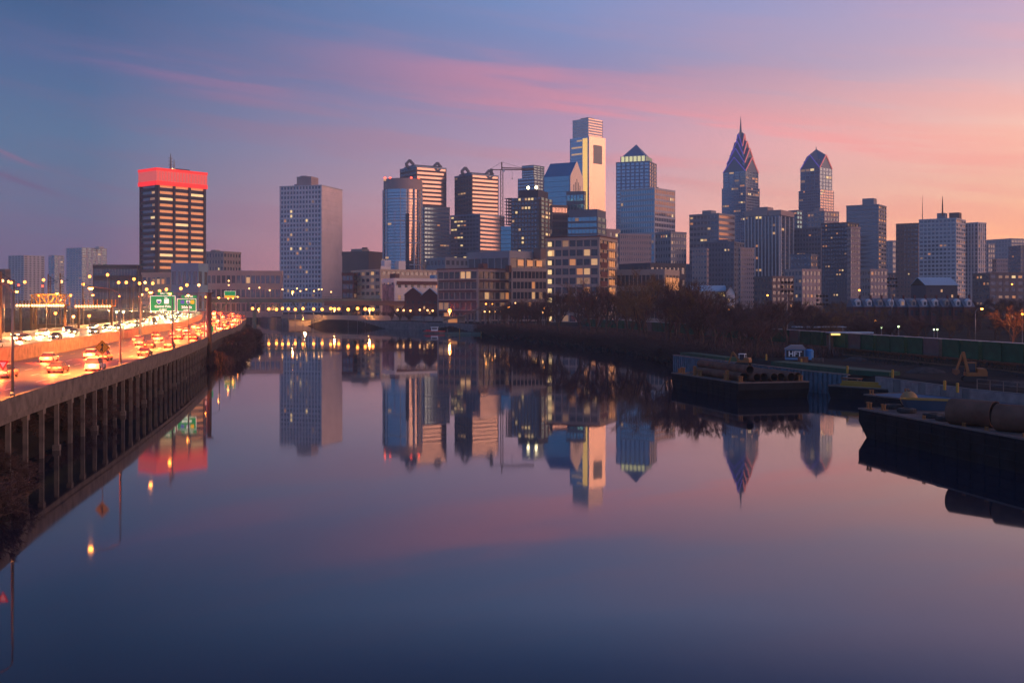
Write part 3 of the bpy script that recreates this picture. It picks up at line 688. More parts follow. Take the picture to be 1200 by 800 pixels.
# --- gabled blue glass tower
f = tower('glass_tower', 'smooth blue glass tower with a steep roof and a pale gabled end', 637, 668, 683, 206, 1330, 'granite_blue', 'glass_teal', 26, -1, 0, sp=.08, lit=.01, pr=.2, roof=False, flush=False)
WR, WL, H = f['WR'], f['WL'], f['H']; rt = f['root']; z1 = zl_(f, 188)
q = MB(); q.poly([(0, 0, H), (WR, 0, H), (WR / 2, 0, z1), (0, WL, H), (WR, WL, H), (WR / 2, WL, z1)], [(0, 1, 2), (5, 4, 3), (0, 2, 5, 3), (1, 4, 5, 2)]); q.build('roof', g('glass_teal'), rt)
q = MB(); pr_ = -.5
q.poly([(0, pr_, zl_(f, 227)), (WR, pr_, zl_(f, 227)), (WR, pr_, H), (WR / 2, pr_, z1 + 1), (0, pr_, H), (0, -.02, zl_(f, 227)), (WR, -.02, zl_(f, 227)), (WR, -.02, H), (WR / 2, -.02, z1 + 1), (0, -.02, H)], [(0, 1, 2, 3, 4), (0, 4, 9, 5), (4, 3, 8, 9), (3, 2, 7, 8), (2, 1, 6, 7), (0, 5, 6, 1)])
q.build('gable_end', mat('gable_pale', (.72, .62, .56), .35, .3, var=.05), rt)
for i, (hh) in enumerate((.45, .62, .8, .62, .45)):
    q = MB(); u = WR * (.26 + .12 * i); q.box(u - .6, u + .6, -.8, -.5, zl_(f, 225), zl_(f, 225) + (H - zl_(f, 225)) * hh * 1.1); q.build('slot_window', g('glass_dark'), rt)
f['w'].flush()
tower('office_tower', 'dark stepped tower block under the gabled glass tower', 664, 684, 686, 228, 1290, 'wall_slate', 'glass_teal', 12, 1, 5, sp=.4, lit=.02, depth=20)
# --- tallest tower
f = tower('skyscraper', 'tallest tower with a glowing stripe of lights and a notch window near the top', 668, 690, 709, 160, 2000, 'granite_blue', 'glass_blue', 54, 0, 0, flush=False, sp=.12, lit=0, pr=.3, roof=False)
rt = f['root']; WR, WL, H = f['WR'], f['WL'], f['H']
q = MB(); q.box(-.3, WR + .2, -.9, -.45, 0, H + 1); q.build('side_wall', mat('sunrise_cladding', (.60, .42, .34), .16, .8, var=.05), rt)  # orange of the reflected sunrise sky is put into this side's cladding
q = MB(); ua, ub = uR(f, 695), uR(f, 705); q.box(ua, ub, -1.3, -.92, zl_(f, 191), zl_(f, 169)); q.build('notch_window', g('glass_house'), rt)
y_a, y_b = uL(f, 688.5), uL(f, 683)
mat('stripe_lit', (.5, .4, .2), .5, emit=(1, .55, .12), es=1.1, var=.15, scale=.05)
for i in range(44):
    z = zl_(f, 262) + i * (H - zl_(f, 262) - 3) / 44; q = MB(); q.box(-.6, -.32, y_a, y_b, z, z + 4.1); q.build('window', g('stripe_lit'), rt)
for i in range(3): f['w'].add('L', uL(f, 682), uL(f, 670 if i else 676), H - 12 * (i + .6), H - 12 * (i + .6) + 3, 0, 0, g('lit'), .4, 0)
f['w'].flush()
wt = Wins(rt); block(rt, wt, 3, WR - 2, 4, WL - 4, H, zl_(f, 138), g('slab_white'), g('glass_pale'), 7, 0, 0, sp=.6, lit=0, roof=False); wt.flush()
q = MB(); q.box(WR * .3, WR * .7, WL * .3, WL * .7, zl_(f, 138), zl_(f, 135.5)); q.build('penthouse', g('wall_beige'), rt)
f = tower('glass_tower', 'low dark blue glass tower with a slanting shoulder before the tallest tower', 665, 700, 710, 254, 1150, 'wall_slate', 'glass_teal', 16, 2, 8, sp=.35, lit=.02, pier=.06, roof=False)
q = MB(); H = f['H']; q.prism([(0, 0), (f['WR'], 0), (f['WR'], f['WL'] * .35), (0, f['WL'] * .95)], H, zl_(f, 245)); q.build('roof', g('wall_slate'), f['root'])
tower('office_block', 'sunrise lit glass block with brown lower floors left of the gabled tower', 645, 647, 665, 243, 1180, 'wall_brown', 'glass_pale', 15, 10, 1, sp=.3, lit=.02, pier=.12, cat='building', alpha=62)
# --- pyramid tower
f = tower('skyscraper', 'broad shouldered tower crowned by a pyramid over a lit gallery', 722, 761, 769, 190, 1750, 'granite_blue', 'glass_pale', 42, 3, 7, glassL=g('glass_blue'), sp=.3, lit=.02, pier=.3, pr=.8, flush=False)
rt = f['root']; WR, WL, H = f['WR'], f['WL'], f['H']; f['w'].flush()
cx_, cy_ = WR * .5, WL * .5; h1 = zl_(f, 188); h2 = zl_(f, 182); ap = zl_(f, 166)
q = MB(); s_ = min(WR, WL) * .44; s_ = max(s_, 17); q.box(cx_ - s_, cx_ + s_, cy_ - s_, cy_ + s_, H, h2); q.build('gallery', mat('gallery_lit', (.5, .5, .3), .5, emit=(.9, .8, .35), es=.85, var=.3, scale=.3), rt)
q = MB()
for j in range(7):
    u = -s_ + j * 2 * s_ / 6; q.box(cx_ + u - .7, cx_ + u + .7, cy_ - s_ - 1, cy_ - s_ - .1, H, h2); q.box(cx_ - s_ - 1, cx_ - s_ - .1, cy_ + u - .7, cy_ + u + .7, H, h2)
q.build('colonnade', g('granite_blue'), rt)
s2 = s_ * .93; q = MB(); q.poly([(cx_-s2, cy_-s2, h2), (cx_+s2, cy_-s2, h2), (cx_+s2, cy_+s2, h2), (cx_-s2, cy_+s2, h2), (cx_, cy_, ap)], [(3,2,1,0),(0,1,4),(1,2,4),(2,3,4),(3,0,4)]); q.build('pyramid_roof', g('granite_blue'), rt)
f = tower('office_tower', 'white gridded office slab glowing on its sunrise side below the pyramid', 727, 767, 791, 222, 1500, 'wall_pale', 'glass_pale', 22, 12, 14, sp=.38, lit=.015, pier=.2, glassL=g('glass_teal')); roofbox(f, 768, 772, 219.5, 'wall_dark')
tower('office_block', 'pinkish gridded mid rise in front of the white office slab', 725, 726.5, 763, 276, 1120, 'wall_pink', 'glass_dark', 14, 16, 1, cat='building', sp=.5, pier=.5, lit=.01, alpha=70)
tower('office_block', 'small taupe block beside the pinkish gridded mid rise', 690, 706, 726, 272, 1220, 'wall_pink', 'glass_dark', 8, 3, 3, cat='building', sp=.6, pier=.6)
tower('office_block', 'grey brown stone tower with a stepped top and small windows', 768, 786, 804, 274, 1180, 'wall_grey', 'glass_dark', 12, 6, 6, cat='building', sp=.5, pier=.5, lit=.03)
tower('office_block', 'dark low block behind the small lit loft', 726, 762, 803, 313, 900, 'wall_dark', 'glass_dark', 4, 8, 7, cat='building', sp=.5, pier=.5, lit=.03)
# --- lofts along the river
def loft(label, x0, xc, x1, top, Y, wallm, nf, nbR, nbL, **k):
    k.setdefault('lits', ['lit_dim', 'lit_dim', 'lit_orange', 'lit']); return tower('loft_building', label, x0, xc, x1, top, Y, wallm, 'glass_house', nf, nbR, nbL, cat='building', style='pane', sp=k.pop('sp', .34), pier=k.pop('pier', .16), base=3.5, **k)
f = loft('tall eight storey concrete loft with a lit stair column', 641, 702, 722, 281, 610, 'wall_beige', 9, 4, 7, lit=.12, flush=False, litR=.1)
rt = f['root']; H = f['H']; WR = f['WR']
for i in range(9):
    q = MB(); z = i * H / 9; q.box(-.75, -.5, f['WL'] - 3.0, f['WL'] - .8, z + 2, z + H / 9 - .7); q.build('stair_window', g('lit_bright'), rt)
for i in range(2, 9):
    for u in (.55, .67, .79): f['w'].add('R', WR * u, WR * (u + .06), i * H / 9 + 1.2, (i + 1) * H / 9 - .8, 0, 0, g('lit_orange'), .7, 0)
f['w'].flush()
q = MB(); q.box(-.95, WR + .8, -.95, f['WL'] + .8, H + 1.7, H + 2.3); q.build('cornice', g('wall_brick'), rt)
q = MB(); 
for i in range(9): q.box(WR * .05, WR * .42, -.72, -.5, i * H / 9 + .4, i * H / 9 + 3.4)
q.build('brick_panel', g('wall_brick'), rt)
f = loft('five storey red brick loft with pale gridded frames', 513, 560, 598, 318, 655, 'wall_pink', 5, 6, 7, lit=.14, spm=g('wall_beige'))
q = MB(); H = f['H']; q.box(-.9, f['WR'], -.9, f['WL'], H + 1.4, H + 2.1); q.build('cornice', g('wall_brick'), f['root'])
for i in range(5):
    q = MB(); q.box(-.5, -.36, 1, f['WL'] - 1, i * H / 5 + .1, i * H / 5 + 1.3); q.box(1, f['WR'] - 1, -.5, -.36, i * H / 5 + .1, i * H / 5 + 1.3); q.build('brick_panel', g('wall_brick'), f['root'])
roofbox(f, 560, 572, 309, 'wall_brick', z0=H); roofbox(f, 592, 600, 311, 'wall_brick', z0=H)
f = loft('greyer five storey loft joined to the tall loft', 597, 600, 641, 318, 670, 'wall_beige', 5, 9, 1, lit=.16, alpha=70)
f = loft('set back grey loft with sunrise on its white end frames', 548, 597, 641, 302, 860, 'wall_grey', 3, 5, 6, lit=.02, litR=.0); roofbox(f, 625, 641, 292, 'wall_brown'); roofbox(f, 600, 612, 297, 'wall_pink')
for i in range(3):
    q = MB(); u0 = uR(f, 606 + i * 11); q.box(u0, u0 + 6.5, -.9, -.5, zl_(f, 311), zl_(f, 304)); q.build('window', g('lit_orange'), f['root'])  # glowing panes stand for the sunrise falling on these end frames
f = loft('low gridded loft with a sunrise lit end by the bare trees', 722, 778, 795, 322, 640, 'wall_beige', 3, 4, 11, lit=.03, spm=g('wall_beige'))
for i in range(4):
    q = MB(); WR = f['WR']; q.box(WR * (.06 + .24 * i), WR * (.24 + .24 * i), -.8, -.5, f['H'] * .70, f['H'] * .95); q.build('window', g('lit_orange'), f['root'])  # emissive panes imitate low sun on this end, not lit rooms

# --- twin spired towers
mat('roof_slate', (.10, .15, .22), .45, .3, var=.06)
def gable_tier(q, cx, cy, s0, z0, s1, z1, zp):
    """four gables over a square: corners at z0, gable peaks at zp, closing to a smaller square at z1"""
    c = [(cx-s0, cy-s0, z0), (cx+s0, cy-s0, z0), (cx+s0, cy+s0, z0), (cx-s0, cy+s0, z0)]
    m_ = [(cx, cy-s0, zp), (cx+s0, cy, zp), (cx, cy+s0, zp), (cx-s0, cy, zp)]; t_ = (cx, cy, max(z1, zp + .5))
    q.poly(c + m_ + [t_], [(3, 2, 1, 0), (0, 1, 4), (1, 2, 5), (2, 3, 6), (3, 0, 7), (0, 4, 8), (4, 1, 8), (1, 5, 8), (5, 2, 8), (2, 6, 8), (6, 3, 8), (3, 7, 8), (7, 0, 8)])
def gable_edges(q, cx, cy, s0, z0, zp, w_, right=True):
    e = .6
    if right: q.bar((cx - s0, cy - s0 - e, z0), (cx, cy - s0 - e, zp), w_); q.bar((cx, cy - s0 - e, zp), (cx + s0, cy - s0 - e, z0), w_)
    else: q.bar((cx - s0 - e, cy - s0, z0), (cx - s0 - e, cy, zp), w_); q.bar((cx - s0 - e, cy, zp), (cx - s0 - e, cy + s0, z0), w_)
mat('neon_violet', (.2, .15, .6), .5, emit=(.16, .10, .75), es=.26, var=0); mat('neon_rose', (.7, .2, .2), .5, emit=(1, .22, .16), es=.4, var=0)
mat('tower_glass', (.17, .25, .35), .2, .75, var=.06, scale=.05)
def liberty(label, x0, xc, x1, sh, Y, tiers, spire):
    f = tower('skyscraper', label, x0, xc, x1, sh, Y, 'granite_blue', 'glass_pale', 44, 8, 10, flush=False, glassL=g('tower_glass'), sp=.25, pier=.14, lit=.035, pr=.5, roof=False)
    rt = f['root']; WR, WL = f['WR'], f['WL']; cx_, cy_ = WR / 2, WL / 2; z = f['H']; s = min(WR, WL) / 2; w2 = Wins(rt)
    for (kind, fs_, top_, peak) in tiers:
        s_ = s * fs_; zt = zl_(f, top_)
        if kind == 'b': block(rt, w2, cx_ - s_, cx_ + s_, cy_ - s_, cy_ + s_, z, zt, g('granite_blue'), g('tower_glass'), 6, 4, 4, sp=.25, lit=.06, roof=False); z = zt
        else:
            q = MB(); gable_tier(q, cx_, cy_, s_, z, 0, zt, zl_(f, peak)); q.build('gable_roof', g('roof_slate'), rt)
            q = MB(); gable_edges(q, cx_, cy_, s_, z, zl_(f, peak), 1.1, False); q.build('light_strip', g('neon_violet'), rt)
            q = MB(); gable_edges(q, cx_, cy_, s_, z, zl_(f, peak), 1.5, True); q.build('light_strip', g('neon_rose'), rt)
            z = z + (zl_(f, peak) - z) * .60
            q = MB(); s3 = s_ * .80; q.box(cx_ - s3, cx_ + s3, cy_ - s3, cy_ + s3, z - 14, z); q.build('crown_block', g('tower_glass'), rt)
    f['w'].flush(60); w2.flush(40)
    q = MB(); q.tube([(cx_, cy_, zl_(f, spire[0])), (cx_, cy_, zl_(f, spire[1])), (cx_, cy_, zl_(f, spire[2]))], [spire[3], spire[3] * .4, .25], 8); q.build('spire', g('steel_grey'), rt)
    return f
f = liberty('tallest spired skyscraper with stacked gabled crown and violet edge lights', 846, 874, 890, 219, 1857,
    [('b', .93, 200, 0), ('g', .93, 181, 183), ('g', .74, 168, 172), ('g', .52, 160, 163), ('g', .30, 150, 154)], (166, 148, 133, 4.5))
f = liberty('second gabled skyscraper with blunt crown and a short ball topped mast', 936, 961, 977, 222, 1900,
    [('b', .90, 196, 0), ('g', .90, 172, 180)], (178, 172, 169, 2.2))
# --- towers on the sunrise side
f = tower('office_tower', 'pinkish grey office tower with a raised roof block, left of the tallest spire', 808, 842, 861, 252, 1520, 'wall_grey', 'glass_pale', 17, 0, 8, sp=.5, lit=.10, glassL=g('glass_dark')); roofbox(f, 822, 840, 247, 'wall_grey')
f = tower('office_block', 'grey stone block with a lit roof lamp below the tallest spire', 826, 860, 872, 285, 1230, 'wall_slate', 'glass_dark', 14, 4, 9, cat='building', sp=.5, pier=.5, lit=.02); roofbox(f, 840, 858, 281, 'wall_slate')
tower('office_block', 'plain taupe block at the left foot of the grey stone block', 811, 828, 830, 293, 1180, 'wall_pink', 'glass_dark', 12, 2, 5, cat='building', sp=.6, pier=.6, lit=0)
tower('office_block', 'narrow rosy block squeezed before the white ribbed tower', 866, 868, 884, 292, 1120, 'wall_pink', 'glass_dark', 14, 7, 1, cat='building', sp=.55, pier=.5, lit=.02, alpha=60)
f = tower('office_tower', 'dark glass tower with white vertical ribs', 873, 914, 929, 252, 1330, 'wall_dark', 'glass_dark', 24, 3, 10, sp=.3, lit=.03, pr=.3, flush=False, spm=g('wall_dark'))
rt = f['root']; WR, WL, H = f['WR'], f['WL'], f['H']; f['w'].flush()
q = MB()
for j in range(11): u = j * (WL - 1) / 10; q.box(-1.7, -.4, u, u + 1.0, 0, H - 1)
for j in range(4): u = j * (WR - 1.3) / 3; q.box(u, u + 1.3, -1.7, -.4, 0, H - 1)
q.build('vertical_rib', g('wall_white'), rt)
q = MB(); q.box(-1.8, WR + .5, -1.8, WL + .5, H, zl_(f, 246)); q.build('roof', g('wall_pink'), rt); roofbox(f, 880, 908, 243.5, 'wall_pink', z0=H)
f = tower('office_block', 'brown slab with a pale roof line below the second gabled skyscraper', 930, 962, 980, 268, 1350, 'wall_slate', 'glass_dark', 18, 5, 9, cat='building', sp=.5, pier=.3, lit=.05)
f = tower('office_block', 'stepped tower with terraces in front of the second gabled skyscraper', 946, 966, 983, 249, 1600, 'wall_pink', 'glass_dark', 20, 5, 5, cat='building', sp=.4, pier=.3, lit=.05); roofbox(f, 954, 966, 244, 'wall_pink')
tower('glass_tower', 'narrow blue slab between the ribbed tower and the second gabled skyscraper', 924, 934, 940, 248, 1650, 'wall_slate', 'glass_teal', 22, 2, 3, sp=.45, lit=.05)
tower('office_block', 'darkest brown slab near the curved banded tower', 963, 993, 1006, 262, 1180, 'wall_dark', 'glass_dark', 22, 4, 9, cat='building', sp=.5, pier=.4, lit=.05)
tower('office_block', 'low taupe block in front of the brown slab with a pale roof line', 926, 950, 958, 300, 1080, 'wall_slate', 'glass_dark', 9, 3, 6, cat='building', sp=.5, pier=.4, lit=.05)
f = tower('apartment_tower', 'tall banded apartment tower with a raised roof block and lit end balconies', 992, 1029, 1038, 241, 1420, 'wall_grey', 'glass_dark', 25, 3, 1, sp=.5, lit=.02, litR=.35, pr=.9, lits=['lit_orange', 'lit_dim']); roofbox(f, 1009, 1029, 233, 'wall_grey')
tower('office_block', 'rosy stone block at the foot of the banded apartment tower', 993, 997, 1008, 268, 1080, 'wall_pink', 'glass_dark', 16, 5, 2, cat='building', sp=.5, pier=.5, lit=.01, alpha=50)
tower('office_block', 'faint distant block between two apartment towers', 1037, 1046, 1054, 284, 2300, 'wall_grey', 'glass_dark', 12, 2, 2, cat='building', lit=.02)
f = tower('apartment_tower', 'plain brown tower left of the twin masted apartment block', 1050, 1076, 1080, 263, 1450, 'wall_brown', 'glass_dark', 20, 2, 6, sp=.6, pier=.6, lit=.03); 
f = tower('apartment_tower', 'wide pale apartment block with two roof masts', 1077, 1120, 1131, 257, 1300, 'wall_pale', 'glass_dark', 23, 5, 9, sp=.42, lit=.015, litR=.30, pr=.8, pier=.3, lits=['lit_orange', 'lit_dim']); roofbox(f, 1097, 1111, 250, 'wall_grey'); roofbox(f, 1111, 1128, 249.5, 'wall_brown')
mast(f, 1081, 229, .35, 'rust'); mast(f, 1104.5, 230, .8, 'rust', z0=f['H'] + 5)
f = tower('apartment_tower', 'ribbed apartment wing glowing at its top, beside the twin masted block', 1131, 1146, 1155, 262, 1330, 'wall_pale', 'glass_dark', 22, 4, 4, sp=.2, lit=.02, litR=.3, pr=.9, pier=.55, lits=['lit_orange', 'lit_dim'])
tower('office_block', 'hazy long slab low behind the glowing apartment wing', 1155, 1185, 1212, 281, 2300, 'wall_grey', 'glass_dark', 16, 8, 8, cat='building', lit=.01)
tower('office_block', 'rosy lit mid rise near the picture edge', 1163, 1168, 1181, 305, 1350, 'wall_pink', 'glass_dark', 12, 6, 2, cat='building', sp=.5, pier=.4, lit=.03, alpha=62)
tower('office_block', 'grey mid rise with scattered lit windows at the end of the skyline', 1182, 1196, 1215, 289, 1500, 'wall_slate', 'glass_dark', 16, 6, 4, cat='building', sp=.5, pier=.4, lit=.05)
tower('office_block', 'small hazy block beside the glowing apartment wing', 1150, 1158, 1166, 287, 1750, 'wall_grey', 'glass_dark', 14, 3, 3, cat='building', lit=.02)
# infill of low blocks behind the tree line
INF = [(282, 300, 330, 322, 1200, 'wall_dark', 'low dark block behind the long brick storehouse'), (0, 6, 12, 318, 1300, 'wall_brown', 'small dark block at the very edge behind the yard'), (594, 612, 640, 300, 1500, 'wall_slate', 'low slate block behind the joined lofts'),
  (800, 815, 830, 312, 1400, 'wall_slate', 'low slate block beside the stepped stone tower'), (1004, 1020, 1040, 318, 1300, 'wall_pink', 'low rosy block under the banded apartment tower'), (1030, 1050, 1080, 322, 1500, 'wall_slate', 'low slate block under the plain brown tower'),
  (1140, 1160, 1200, 322, 1100, 'wall_brown', 'low brown block behind the dormered houses'), (452, 470, 500, 309, 1350, 'wall_slate', 'low slate block at the foot of the curved glass tower'), (500, 522, 550, 305, 1200, 'wall_grey', 'low grey block at the foot of the first diamond tower'), (550, 580, 600, 300, 1050, 'wall_slate', 'low slate block at the foot of the second diamond tower'),
  (920, 940, 962, 318, 1000, 'wall_pink', 'low rosy block at the foot of the ribbed tower'), (884, 905, 930, 326, 950, 'wall_brown', 'low brown block before the ribbed tower')]
for (a, b_, c_, tp, Y, wmn, lb) in INF: tower('office_block', lb, a, b_, c_, tp, Y, wmn, 'glass_dark', 6, 5, 5, cat='building', sp=.5, pier=.4, lit=.05)
gabled('church_hall', 'dark hall with a pale pitched roof before the twin masted block', 1085, 1122, 325, 334, 700, 'wall_dark', 'metal_roof', depth=26, ridge_across=True, cat='hall', base=8)
r0, w_, ze, zt = gabled('boathouse', 'long house with a light blue roof and lit windows', 812, 851, 335, 341, 560, 'wall_beige', 'metal_roof', base=8, depth=12, ridge_across=True, win=0)
for u in (.78, .90): q = MB(); q.box(w_ * u, w_ * u + 1.5, -.1, .05, ze - 2.6, ze - .9); q.build('window', g('lit_bright'), r0)
gabled('gabled_house', 'white gable ended house joined to the blue roofed building', 851, 861, 335, 343, 556, 'wall_white', 'wall_brown', base=8, depth=12, litn=2, win=2)

# ------------------------------------------------------------------ highway furniture
def on_edge(y, off, zf): 
    i = at_y(y); p, tt = edge(i, off); return Vector((p.x, p.y, zf(ED[i].y))), tt
def street_lamp_proto(name, h, reach, lampm, power, col_, r_=.33, tilt=-38, cone=150):
    r0 = thing(name, 'x', 'street lamp'); q = MB(); q.tube([(0, 0, 0), (0, 0, h * .6), (0, 0, h - 1.2)], [.14, .11, .08], 8); q.tube([(0, 0, 0), (0, 0, .35)], .22, 8); q.smooth = True; q.build('pole', g('steel_grey'), r0)
    q = MB(); n = 7; q.tube([(0, -reach * (1 - math.cos(R(90 * i / n))) * 1.0, h - 1.2 + 1.2 * math.sin(R(90 * i / n))) for i in range(n + 1)], .06, 6); q.smooth = True; q.build('arm', g('steel_grey'), r0)
    q = MB(); q.ball((0, -reach - .3, h), .42, 8, 6, .35); hd = q.build('lamp_head', g('steel_grey'), r0)
    q = MB(); q.ball((0, -reach - .3, h - .12), r_, 8, 6, .8); q.build('lens', g(lampm), r0)
    if power:
        l = bpy.data.lights.new('lamp_light', 'SPOT'); l.energy = power; l.color = col_; l.shadow_soft_size = .35; l.spot_size = R(cone); l.spot_blend = .5
        o = ob('lamp_light', l, r0, (0, -reach - .3, h - .6)); o.rotation_euler = (R(tilt), 0, 0)
    return r0
lampA = street_lamp_proto('street_lamp', 10.2, 3.4, 'lamp_near', 80000, (1, .27, .045))
EDGE_Y = [45, 96, 146, 196, 224, 262, 325, 366, 410, 460, 520]
for i, y in enumerate(EDGE_Y):
    p, tt = on_edge(y, .2, zr); c = lampA if i == 0 else copy_tree(lampA)
    c.location = p + Vector((0, 0, .8)); c.rotation_euler = (0, 0, math.atan2(tt.y, tt.x) + math.pi)
    tag(c, f'curved arm street lamp on the viaduct parapet beside the river, {ordn(i)} from the near end', 'street lamp', 'street lamps along the viaduct parapet')
lampB = street_lamp_proto('street_lamp', 9.5, 2.4, 'lamp_near', 80000, (1, .27, .045), .33, -14, 128)
FAR_Y = [85, 120, 165, 210, 255, 300, 350, 400, 455, 515]  # the nearest one is added out of view to light the near road
for i, y in enumerate(FAR_Y):
    p, tt = on_edge(y, 43.0, zl); c = lampB if i == 0 else copy_tree(lampB)
    c.location = p + Vector((0, 0, .7)); c.rotation_euler = (0, 0, math.atan2(tt.y, tt.x))
    tag(c, f'straight street lamp on the landward side of the highway, {ordn(i)} from the near end', 'street lamp', 'street lamps on the landward side of the highway')

# text helper: real lettering as a mesh
def text(s, size, parent, loc, m, rot=(90, 0, 0), name='lettering', ext=.01):
    cu = bpy.data.curves.new(name, 'FONT'); cu.body = s; cu.size = size; cu.align_x = 'CENTER'; cu.align_y = 'CENTER'; cu.extrude = ext; cu.offset = size * .02
    o = ob(name, cu, parent, loc); o.rotation_euler = tuple(R(a) for a in rot); cu.materials.append(m)
    me_ = bpy.data.meshes.new_from_object(o.evaluated_get(bpy.context.evaluated_depsgraph_get())); n_ = ob(name, me_, parent, loc); n_.rotation_euler = o.rotation_euler; bpy.data.objects.remove(o); return n_
# merge sign
p, tt = on_edge(134, .1, zr)
r0 = thing('merge_sign', 'yellow diamond merge sign with a black arrow on the viaduct parapet', 'road sign', p + Vector((0, 0, .8)))
q = MB(); q.tube([(0, .06, -1.1), (0, .06, 3.4)], .05, 8); q.build('post', g('steel_grey'), r0)
q = MB(); s = .92; q.prism([(0, -s), (s, 0), (0, s), (-s, 0)], 0, .03, Matrix.Translation((0, 0, 2.75)) @ Matrix.Rotation(R(90), 4, 'X')); q.build('panel', g('merge_yellow'), r0)
q = MB(); mx = Matrix.Translation((0, -.035, 2.75)) @ Matrix.Rotation(R(90), 4, 'X')
for a in range(4):
    a0 = Matrix.Rotation(R(90 * a + 45), 4, 'Z'); l = s * .70 * math.sqrt(2) / 2 * 1.22; q.box(-l, l, l - .035, l, 0, .012, mx @ a0)
q.box(-.065, .065, -.5, .28, 0, .014, mx); q.prism([(-.2, .22), (.2, .22), (0, .56)], 0, .014, mx)
q.prism([(-.30, -.36), (-.20, -.44), (.04, -.12), (-.06, -.02)], 0, .016, mx); q.build('arrow', g('black_paint'), r0)
q = MB(); q.box(-.12, .12, -.12, .12, -1.2, -.9); q.build('bracket', g('black_steel'), r0)
# yield sign on the nearest pole in view
p, tt = on_edge(95, .2, zr); r0 = thing('yield_sign', 'small red and white triangular sign strapped to a lamp pole', 'road sign', p + Vector((-.15, -.3, 3.6)))
q = MB(); mx = Matrix.Rotation(R(90), 4, 'X'); q.prism([(-.5, .4), (.5, .4), (0, -.45)][::-1], 0, .03, mx); q.build('panel', g('sign_red'), r0)
q = MB(); q.prism([(-.26, .26), (.26, .26), (0, -.2)][::-1], .03, .045, mx); q.build('panel_centre', g('white_paint'), r0)
# small green marker
p, tt = on_edge(290, .3, zr); r0 = thing('mile_marker', 'small green marker plate on a thin post at the parapet', 'road sign', p + Vector((0, 0, .8)))
q = MB(); q.tube([(0, 0, 0), (0, 0, 1.5)], .05, 6); q.build('post', g('steel_grey'), r0); q = MB(); q.box(-.45, .45, -.08, -.05, .7, 2.3); q.build('panel', g('sign_green'), r0)
# overhead signs
def shield(parent, x, y, z, s, kind):
    mx = Matrix.Translation((x, y, z)) @ Matrix.Rotation(R(90), 4, 'X')
    if kind == 'interstate':
        q = MB(); q.prism([(-.5*s, .35*s), (-.3*s, .5*s), (0, .42*s), (.3*s, .5*s), (.5*s, .35*s), (.52*s, 0), (.3*s, -.35*s), (0, -.55*s), (-.3*s, -.35*s), (-.52*s, 0)][::-1], 0, .02, mx); q.build('route_shield', g('sign_white'), parent)
        q = MB(); q.prism([(-.43*s, .16*s), (.43*s, .16*s), (.44*s, 0), (.24*s, -.3*s), (0, -.46*s), (-.24*s, -.3*s), (-.44*s, 0)][::-1], .02, .04, mx); q.build('route_shield', g('sign_blue'), parent)
    else:
        q = MB(); q.box(-.5*s, .5*s, -.5*s, .5*s, 0, .02, mx); q.build('route_shield', g('sign_white' if kind == 'us' else kind), parent)
def overhead(label, px0, px1, py0, py1, Y, lines, shields, tab):
    a, b_ = P(px0, py1, Y), P(px1, py0, Y); w_, h = b_.x - a.x, b_.z - a.z
    i = at_y(Y); base = zr(Y)
    r0 = thing('overhead_sign', label, 'road sign', (a.x + w_ / 2, Y, a.z))
    q = MB(); q.box(-w_/2, w_/2, 0, .12, 0, h); q.build('panel', g('sign_green'), r0)
    q = MB(); e = w_ * .018
    for bxs in ((-w_/2, w_/2, 0, e), (-w_/2, w_/2, h - e, h)): q.box(bxs[0], bxs[1], -.03, 0, bxs[2], bxs[3])
    q.box(-w_/2, -w_/2 + e, -.031, 0, e, h - e); q.box(w_/2 - e, w_/2, -.031, 0, e, h - e); q.build('border', g('sign_white'), r0)
    for (s, x, z, sz) in lines: text(s, sz * h, r0, (x * w_, -.05, z * h), g('sign_white'))
    for (k_, x, z, s) in shields: shield(r0, x * w_, -.03, z * h, s * h, k_)
    if tab:
        tx, tw, th, ts = tab; q = MB(); q.box(tx*w_ - tw*w_/2, tx*w_ + tw*w_/2, 0, .1, h + .15, h + .15 + th*h); q.build('exit_tab', g('sign_green'), r0)
        text(ts, th * h * .75, r0, (tx * w_, -.05, h + .15 + th * h / 2), g('sign_white'))
    q = MB()
    for x in (-w_ * .3, w_ * .3): q.box(x - .12, x + .12, .12, .4, -.2, h + .3)
    q.build('bracket', g('steel_grey'), r0); return r0
Ys = 276
overhead('wide green overhead sign reading Central Phila with two route shields', 176, 205.5, 346.5, 364.5, Ys, [('Central Phila', 0, .30, .20), ('1/2 MILE', 0, .10, .14), ('East', .13, .88, .11)], [('interstate', -.15, .62, .30), ('us', .15, .64, .30)], (.1, .62, .22, 'EXIT 344'))
overhead('narrower green overhead sign reading 30th St, hung beside the wider one', 207.5, 230, 350, 365, Ys, [('30th St', 0, .33, .28), ('1/4 MILE', 0, .10, .14)], [('sign_blue', -.22, .74, .28), ('interstate', .08, .74, .28), ('sign_yellow', .30, .74, .28)], (.12, .8, .22, 'EXIT 345'))
r0 = thing('sign_gantry', 'steel box gantry spanning the highway and carrying both green signs', 'gantry', (0, 0, 0)); yG = Ys + 1.2
xa, xb = P(163, 360, yG).x, P(242, 360, yG).x; zg = CH + (HY - 352) / F * yG
q = MB()
for dy in (0, 1.6):
    for z in (zg, zg + 1.8): q.bar((xa, yG + dy, z), (xb, yG + dy, z), .18)
n = 14
for i in range(n):
    x0, x1 = xa + (xb - xa) * i / n, xa + (xb - xa) * (i + 1) / n; q.bar((x0, yG, zg if i % 2 else zg + 1.8), (x1, yG, zg + 1.8 if i % 2 else zg), .11)
q.build('truss', g('steel_grey'), r0)
for x in (xa, xb): q = MB(); q.tube([(x, yG + .8, 4), (x, yG + .8, zg + 1.8)], .35, 8); q.build('post', g('steel_grey'), r0)
